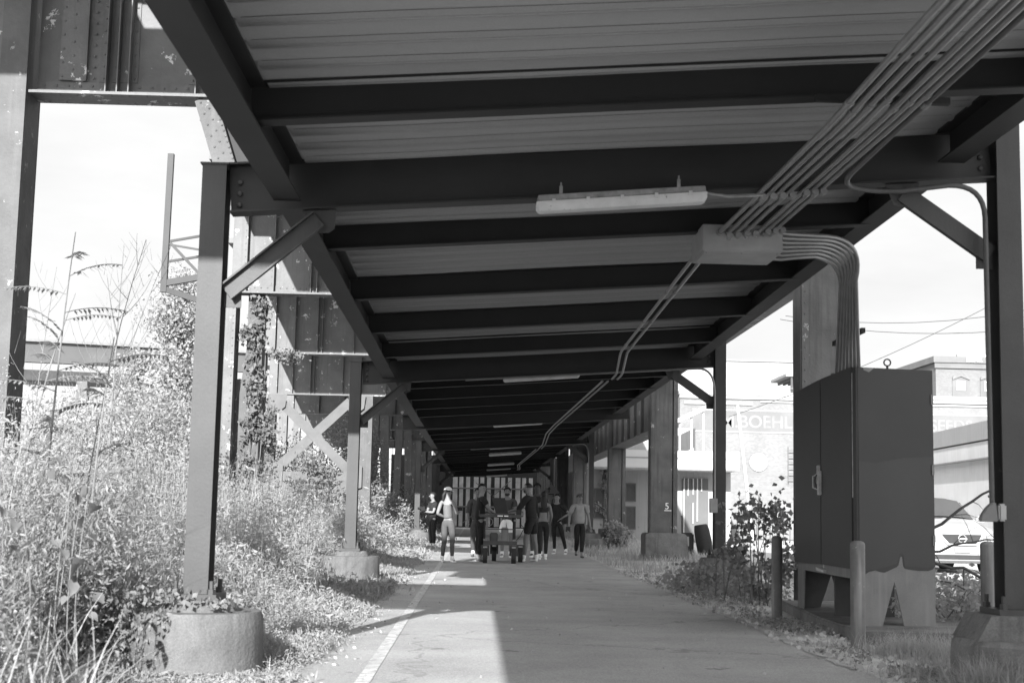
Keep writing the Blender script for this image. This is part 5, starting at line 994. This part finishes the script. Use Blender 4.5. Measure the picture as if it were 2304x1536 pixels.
# ------------------------------------------------------------------ people
M['skin'] = mat('skin', .19, .6, .06, 4); M['skindark'] = mat('dark skin', .05, .55, .08, 4); M['skinmid'] = mat('mid skin', .15, .6, .06, 4)
M['clothblack'] = mat('black cloth', .018, .9, .3, 9); M['clothdark'] = mat('dark cloth', .05, .9, .2, 8); M['clothgrey'] = mat('grey cloth', .26, .9, .12, 7); M['clothmid'] = mat('mid cloth', .075, .9, .12, 6)
M['clothwhite'] = mat('white cloth', .75, .85, .05, 6); M['hair'] = mat('dark hair', .018, .6, .4, 20, stretch=(8,8,1)); M['hairmid'] = mat('brown hair', .07, .6, .4, 20, stretch=(8,8,1)); M['clothlight'] = mat('light knit', .12, .9, .08, 9)
def skin(name, chains, m, parent, root=0, sub=2, loc=None):
    """chains: dict of joints name->(pos, (rx, ry)); edges list"""
    J, E = chains; names = list(J); idx = {k: i for i, k in enumerate(names)}
    me = bpy.data.meshes.new(name); me.from_pydata([tuple(J[k][0]) for k in names], [(idx[a], idx[b]) for a, b in E], [])
    o = bpy.data.objects.new(name, me); col.objects.link(o); sk = o.modifiers.new('s', 'SKIN'); sk.use_smooth_shade = True; sk.branch_smoothing = .4
    for i, k in enumerate(names):
        d = me.skin_vertices[0].data[i]; r = J[k][1]; d.radius = r if isinstance(r, tuple) else (r, r); d.use_root = (i == root)
    ss = o.modifiers.new('u', 'SUBSURF'); ss.levels = sub; ss.render_levels = sub
    dg = bpy.context.evaluated_depsgraph_get(); m2 = bpy.data.meshes.new_from_object(o.evaluated_get(dg)); o.modifiers.clear(); o.data = m2; m2.name = name
    m2.materials.clear(); m2.materials.append(m); m2.shade_smooth(); o.parent = parent
    return o
def ell(name, c, r, m, parent, n=14, cut=None, rot=None):
    bm = bmesh.new(); bmesh.ops.create_uvsphere(bm, u_segments=n, v_segments=n-2, radius=1)
    if cut: bmesh.ops.delete(bm, geom=[v for v in bm.verts if cut(v.co)], context='VERTS')
    me = bpy.data.meshes.new(name); mt = Matrix.Translation(c) @ (rot.to_4x4() if rot else Matrix()) @ Matrix.Diagonal((r[0], r[1], r[2], 1)); bm.transform(mt); bm.to_mesh(me); bm.free(); me.shade_smooth(); me.materials.append(m)
    o = bpy.data.objects.new(name, me); col.objects.link(o); o.parent = parent; return o
def person(lab, x, y, face, h, female=False, skinm='skin', arms=None, stance=.09, stride=0, top=None, bottom=None, shoes='clothwhite', hair='short', hairm='hair', hat=None, beard=False, lean=0, headturn=0, socks=True, hips=0, knee=.02, legpose=None, nod=0):
    """local frame: +Y is the way the person faces, +X their right... metres for a figure h tall"""
    t = thing('person', (x, y, 0), lab, 'person'); t.rotation_euler = (0, 0, R_(face)); S = h/1.75; f = female
    sh = .155 if f else .185; hp = .095 if f else .085
    def P(a, b, c): return Vector((a*S, b*S, c*S))
    LY = lean
    J = {}
    J['pelvis'] = (P(hips, 0, .95), (.135*S if f else .13*S, .10*S)); J['waist'] = (P(hips*.6, LY*.4, 1.10), ((.105 if f else .125)*S, .085*S)); J['chest'] = (P(0, LY*.8, 1.30), ((.125 if f else .15)*S, .105*S)); J['collar'] = (P(0, LY, 1.42), (.085*S, .07*S)); J['neck'] = (P(0, LY+.01, 1.50), (.05*S, .052*S))
    hd = Vector((0, LY+.02+nod*.06, 1.63-abs(nod)*.02))
    J['jaw'] = (P(hd.x, hd.y+.01, hd.z-.06), (.056*S, .07*S)); J['head'] = (P(hd.x, hd.y, hd.z+.015), (.074*S, .092*S)); J['crown'] = (P(hd.x, hd.y-.01, hd.z+.075), (.055*S, .07*S))
    E = [('pelvis', 'waist'), ('waist', 'chest'), ('chest', 'collar'), ('collar', 'neck'), ('neck', 'jaw'), ('jaw', 'head'), ('head', 'crown')]
    lp = legpose or {}
    A = arms or {}
    G = {}
    for s, n in ((1, 'r'), (-1, 'l')):
        fx, fy = lp.get(n, (s*stance, stride*s))
        kx, ky = lp.get('k'+n, (s*(stance+.01), fy*.55+knee))
        fz = .085 + lp.get('lift'+n, 0)
        J['hip'+n] = (P(hips+s*hp, 0, .90), .092*S if not f else .095*S); J['knee'+n] = (P(kx, ky, .50), .058*S); J['calf'+n] = (P(kx*.6+fx*.4, ky*.6+fy*.4-.015, .36), .054*S); J['ank'+n] = (P(fx, fy, fz), .037*S); J['toe'+n] = (P(fx+s*.02, fy+.11, fz-.045), .03*S)
        E += [('pelvis', 'hip'+n), ('hip'+n, 'knee'+n), ('knee'+n, 'calf'+n), ('calf'+n, 'ank'+n), ('ank'+n, 'toe'+n)]
        el, wr = A.get(n, ((s*(sh+.05), -.02, 1.13), (s*(sh+.06), .06, .88)))
        J['sh'+n] = (P(s*sh, LY, 1.405), .056*S); J['el'+n] = (P(*el), .041*S); J['fa'+n] = (P(*(Vector(el)*.6+Vector(wr)*.4)), .038*S); J['wr'+n] = (P(*wr), .026*S)
        E += [('collar', 'sh'+n), ('sh'+n, 'el'+n), ('el'+n, 'fa'+n), ('fa'+n, 'wr'+n)]
        d = (Vector(wr)-Vector(el)).normalized(); curl = Vector((0, .25, -.5)) if abs(d.z) > .6 else Vector((0, 0, -.7)); sd2 = d.cross(Vector((0, 0, 1)) if abs(d.z) < .8 else Vector((0, 1, 0))).normalized()
        pm = Vector(wr)+d*.055; J['palm'+n] = (P(*pm), (.032*S, .017*S)); E.append(('wr'+n, 'palm'+n))
        for k, (o_, ln) in enumerate(((-.028, .062), (-.010, .075), (.009, .072), (.027, .056))):
            a = pm+d*.035+sd2*o_; b_ = a+d*ln*.55+curl*.006; c_ = b_+(d+curl*.8).normalized()*ln*.45
            for nn, q, r in (('a', a, .0095), ('b', b_, .0085), ('c', c_, .0072)): J['f%s%d%s' % (nn, k, n)] = (P(*q), r*S)
            E += [('palm'+n, 'fa%d%s' % (k, n)), ('fa%d%s' % (k, n), 'fb%d%s' % (k, n)), ('fb%d%s' % (k, n), 'fc%d%s' % (k, n))]
        ta = Vector(wr)+d*.03-sd2*.03; tb = ta+(d*.7-sd2*.6).normalized()*.05; J['ta'+n] = (P(*ta), .011*S); J['tb'+n] = (P(*tb), .0085*S); E += [('palm'+n, 'ta'+n), ('ta'+n, 'tb'+n)]
    sm = M[skinm]
    JB = dict(J); cov = {'pelvis': .72, 'hipr': .8, 'hipl': .8, 'chest': .88}
    if top[0] != 'crop': cov['waist'] = .82
    if bottom[0] != 'shorts': cov.update({'kneer': .82, 'kneel': .82, 'calfr': .82, 'calfl': .82})
    for k, q in cov.items(): p_, r_ = J[k]; JB[k] = (p_, (r_[0]*q, r_[1]*q) if isinstance(r_, tuple) else (r_*q, r_*q))
    o = skin('body', (JB, E), sm, t)
    # face
    fc = P(hd.x, hd.y, hd.z); rot = Matrix.Rotation(R_(headturn), 3, 'Z')
    def hp_(a, b, c): v_ = rot @ Vector((a, b, c)); return fc+v_*S
    for s in (-1, 1):
        ell('eye', hp_(s*.03, .083, .018), (.011*S, .008*S, .007*S), M['black'], t, 8); ell('ear', hp_(s*.078, -.005, .0), (.012*S, .02*S, .03*S), sm, t, 8)
    ell('nose', hp_(0, .098, -.008), (.013*S, .02*S, .022*S), sm, t, 8); ell('mouth', hp_(0, .086, -.045), (.022*S, .01*S, .006*S), M['clothmid'], t, 8)
    if beard: ell('beard', hp_(0, .03, -.062), (.064*S, .066*S, .045*S), M['hair'], t, 12, lambda c: c.z > .65 or c.y < -.2)
    hm = M[hairm]; cutf = lambda c: (c.y > .35 and c.z < .35) or c.z < -.35
    ell('hair', hp_(0, -.014, .04), (.085*S, .104*S, .088*S), hm, t, 16, cutf, rot)
    if hair == 'long':
        pts = [hp_(0, -.07, .03), hp_(.0, -.10, -.07), hp_(.0, -.105, -.2), hp_(.01, -.10, -.34)]
        skin('long_hair', ({'a': (pts[0], (.07*S, .05*S)), 'b': (pts[1], (.085*S, .05*S)), 'c': (pts[2], (.10*S, .045*S)), 'd': (pts[3], (.06*S, .03*S))}, [('a', 'b'), ('b', 'c'), ('c', 'd')]), hm, t)
    if hair == 'pony':
        skin('ponytail', ({'a': (hp_(-.0, -.08, .02), .04*S), 'b': (hp_(-.03, -.13, -.06), .04*S), 'c': (hp_(-.04, -.12, -.2), .03*S)}, [('a', 'b'), ('b', 'c')]), hm, t)
    if hair == 'curly':
        for k in range(10): a = k*.63; ell('curl', hp_(.06*math.cos(a), -.02+.07*math.sin(a), .06+.03*math.sin(k*2)), (.035*S,)*3, hm, t, 8)
    if hat:
        ell('cap', hp_(0, -.005, .055), (.092*S, .108*S, .085*S), M[hat], t, 16, lambda c: c.z < -.15, rot)
        b = MB(); ps = [hp_(.075*math.cos(a), .07+.10*math.sin(a), .04) for a in [k*math.pi/8 for k in range(9)]]; k = len(ps); b.add(ps+[p+Vector((0, 0, .008)) for p in ps], [tuple(range(k)), tuple(reversed(range(k, 2*k)))]+[(i, i+k, (i+1) % k+k, (i+1) % k) for i in range(k)]); q = b.build('brim', M[hat]); q.parent = t
    def sub(keys, edges, infl, name, m, over={}):
        JJ = {}
        for k in keys:
            p, r = J[k]; r = r if isinstance(r, tuple) else (r, r); e = over.get(k, infl); JJ[k] = (p, (r[0]+e*S, r[1]+e*S))
        return skin(name, (JJ, [e for e in edges]), m, t)
    def lerpJ(a, b_, fr, name): pa, ra = J[a]; pb, rb = J[b_]; ra = ra if isinstance(ra, tuple) else (ra, ra); rb = rb if isinstance(rb, tuple) else (rb, rb); J[name] = (pa.lerp(pb, fr), (ra[0]*(1-fr)+rb[0]*fr, ra[1]*(1-fr)+rb[1]*fr))
    # clothes
    kind, mm = top; T = M[mm]; inf = {'tee': .016, 'sweat': .026, 'tank': .008, 'crop': .010, 'loose': .026}[kind]
    if kind == 'crop': lerpJ('waist', 'chest', .45, 'hem'); core = ['hem', 'chest', 'collar']; ed = [('hem', 'chest'), ('chest', 'collar')]
    elif kind == 'tank': lerpJ('pelvis', 'waist', .35, 'hem'); core = ['hem', 'waist', 'chest', 'collar']; ed = [('hem', 'waist'), ('waist', 'chest'), ('chest', 'collar')]
    else: lerpJ('pelvis', 'waist', -.45, 'hem'); core = ['hem', 'waist', 'chest', 'collar']; ed = [('hem', 'waist'), ('waist', 'chest'), ('chest', 'collar')]
    fr = {'tee': .62, 'sweat': 1.0, 'tank': 0, 'crop': 0, 'loose': .75}[kind]
    if kind in ('tank', 'crop'): J['collarlow'] = (J['chest'][0].lerp(J['collar'][0], .55), (.10*S, .075*S)); core = [c if c != 'collar' else 'collarlow' for c in core]; ed = [(a, b_ if b_ != 'collar' else 'collarlow') for a, b_ in ed]
    for n in 'rl':
        if fr: lerpJ('sh'+n, 'el'+n, fr, 'slv'+n); core += ['sh'+n, 'slv'+n]; ed += [('collar', 'sh'+n), ('sh'+n, 'slv'+n)]
    if kind == 'sweat':
        for n in 'rl': core += ['cuff'+n]; lerpJ('el'+n, 'wr'+n, .15, 'cuff'+n); ed += [('slv'+n, 'cuff'+n)]
    sub(core, ed, inf, {'tee': 't_shirt', 'sweat': 'sweatshirt', 'tank': 'tank_top', 'crop': 'crop_top', 'loose': 'loose_shirt'}[kind], T, {'hem': inf+.016, 'collar': -.004, 'waist': inf+.012})
    kind, mm = bottom; inf = {'leggings': .004, 'jeans': .014, 'shorts': .026}[kind]; keys = ['waistb', 'pelvis']; J['waistb'] = (J['pelvis'][0].lerp(J['waist'][0], .55), ((.115 if f else .125)*S, .088*S)); ed = [('waistb', 'pelvis')]
    for n in 'rl':
        if kind == 'shorts': lerpJ('hip'+n, 'knee'+n, .78, 'cut'+n); keys += ['hip'+n, 'cut'+n]; ed += [('pelvis', 'hip'+n), ('hip'+n, 'cut'+n)]
        else: lerpJ('calf'+n, 'ank'+n, .80, 'cut'+n); keys += ['hip'+n, 'knee'+n, 'calf'+n, 'cut'+n]; ed += [('pelvis', 'hip'+n), ('hip'+n, 'knee'+n), ('knee'+n, 'calf'+n), ('calf'+n, 'cut'+n)]
    sub(keys, ed, inf, {'leggings': 'leggings', 'jeans': 'trousers', 'shorts': 'shorts'}[kind], M[mm], {'waistb': .006})
    for s, n in ((1, 'r'), (-1, 'l')):
        a = J['ank'+n][0]; q = skin('shoe', ({'a': (a+P(0, -.035, -.042), (.036*S, .036*S)), 'b': (a+P(0, .02, -.045), (.04*S, .036*S)), 'c': (a+P(s*.012, .10, -.052), (.044*S, .028*S)), 'd': (a+P(s*.02, .165, -.058), (.032*S, .02*S))}, [('a', 'b'), ('b', 'c'), ('c', 'd')]), M[shoes], t)
        if socks: skin('sock', ({'a': (a+P(0, 0, -.03), .046*S), 'b': (a+P(0, -.003, .10), .05*S)}, [('a', 'b')]), M['clothwhite'], t)
    return t
w1 = person('woman seen from behind in white cap, pale tank top and grey leggings, holding a phone', -.62, 31.8, -22, 1.66, True, 'skin', {'r': ((.20, .10, 1.15), (.14, .34, 1.18)), 'l': ((-.24, -.03, 1.14), (-.14, .17, 1.06))}, .085, 0, ('tank', 'clothlight'), ('leggings', 'clothmid'), hair='pony', hat='clothwhite', hips=.03, legpose={'r': (.13, .05), 'kr': (.12, .06), 'l': (-.10, 0), 'kl': (-.07, .03)}, headturn=-20)
b = MB(); b.box((-.06, -.004, -.005), (.06, .004, .07)); ph = b.build('phone', M['black']); ph.location = (-.35, 32.13, 1.16); tag(ph, 'small dark phone in the hand of the woman in the cap', 'phone')
person('man in a black printed t-shirt and black trousers looking over his shoulder towards the camera', .10, 33.1, -75, 1.79, False, 'skin', {'r': ((.27, .16, 1.16), (.12, .46, 1.02)), 'l': ((-.22, .18, 1.14), (-.12, .44, 1.05))}, .10, 0, ('tee', 'clothblack'), ('jeans', 'clothblack'), 'clothmid', headturn=-65, socks=False, lean=.03)
person('person in dark clothes mostly hidden behind the man in the black printed t-shirt', .05, 36.4, 180, 1.74, False, 'skinmid', None, .09, 0, ('sweat', 'clothdark'), ('jeans', 'clothdark'), 'clothdark')
person('bearded man in a dark henley and pale shorts standing behind the cart', .80, 36.2, 175, 1.78, False, 'skinmid', {'r': ((.24, .12, 1.12), (.06, .34, 1.10)), 'l': ((-.24, .12, 1.12), (-.04, .36, 1.12))}, .10, 0, ('tee', 'clothdark'), ('shorts', 'clothwhite'), beard=True, nod=-.3)
person('man in a black sweatshirt with white print and dark shorts, head bent towards the cart', 1.32, 33.5, 62, 1.84, False, 'skinmid', {'r': ((.22, -.02, 1.12), (.22, .16, .92)), 'l': ((-.20, .22, 1.16), (-.14, .50, 1.10))}, .10, 0, ('sweat', 'clothblack'), ('shorts', 'clothblack'), beard=True, nod=.7, lean=.05, legpose={'r': (.12, -.08), 'l': (-.10, .12)})
man = bpy.context.scene.objects[-1]
sw = [o for o in col.objects if o.name.startswith('sweatshirt')][-1]
b = MB(); b.box((-.07, .0, .05), (.07, .004, .085)); b.box((-.016, .0, .0), (.016, .004, .035)); b.box((-.08, .0, -.05), (.08, .004, -.015)); pr = b.build('chest_print', M['clothwhite']); pr.parent = sw.parent; pr.location = (-.02, .205, 1.36); pr.rotation_euler = (R_(-4), 0, R_(-6))
person('tall dark-skinned person behind the sweatshirt man, turned to the camera', 1.58, 36.6, 170, 1.90, False, 'skindark', None, .1, 0, ('sweat', 'clothblack'), ('shorts', 'clothblack'))
person('woman from behind with long dark hair, black crop top and black leggings', 1.66, 34.9, 4, 1.66, True, 'skinmid', {'r': ((.22, .04, 1.13), (.20, .20, .95)), 'l': ((-.19, .08, 1.14), (-.1, .24, 1.0))}, .075, 0, ('crop', 'clothblack'), ('leggings', 'clothblack'), hair='long')
person('dark haired woman in a loose black shirt, one hand on her hip, one leg out', 2.28, 39.9, 160, 1.68, True, 'skin', {'l': ((-.36, -.02, 1.18), (-.17, .06, 1.05)), 'r': ((.22, .05, 1.13), (.18, .2, .95))}, .09, 0, ('loose', 'clothblack'), ('leggings', 'clothblack'), hair='long', legpose={'l': (-.30, .05), 'kl': (-.20, .05), 'r': (.06, 0), 'kr': (.07, .03)})
person('walking person with tousled hair, pale grey t-shirt and dark trousers, mid stride', 2.72, 37.3, 186, 1.66, False, 'skin', {'r': ((.27, -.05, 1.13), (.30, .02, .86)), 'l': ((-.25, .0, 1.13), (-.29, .08, .86))}, .06, 0, ('loose', 'clothgrey'), ('jeans', 'clothblack'), 'clothmid', hair='curly', hairm='hairmid', legpose={'r': (.05, -.20), 'kr': (.07, .05), 'liftr': .05, 'l': (-.04, .16), 'kl': (-.07, .12)}, socks=False, headturn=12)
person('dark clothed person holding a camera beside the third left footing', -1.28, 43.5, 118, 1.70, False, 'skin', {'r': ((.22, .10, 1.14), (.08, .30, 1.22)), 'l': ((-.22, .10, 1.12), (-.06, .30, 1.14))}, .10, 0, ('tee', 'clothblack'), ('jeans', 'clothblack'), 'clothblack', nod=.3)
b = MB(); b.box((-.08, -.06, -.06), (.08, .06, .06)); b.tube([(0, .05, 0), (0, .14, 0)], .04, 10); o = b.build('camera', M['black'], None, bevel=.0); o.location = (-1.60, 43.25, 1.2); o.rotation_euler = (0, 0, R_(110)); tag(o, 'black camera held up by the person at the third left footing', 'camera')
b = MB(); b.box((-.06, -.04, -.13), (.06, .04, .0)); b.tube([(-.02, 0, 0), (-.02, 0, .04), (.02, 0, .04), (.02, 0, 0)], .006, 5); o = b.build('hand_bag', M['black']); o.location = (2.42, 37.25, .80); tag(o, 'small black bag carried by the walking person', 'bag')
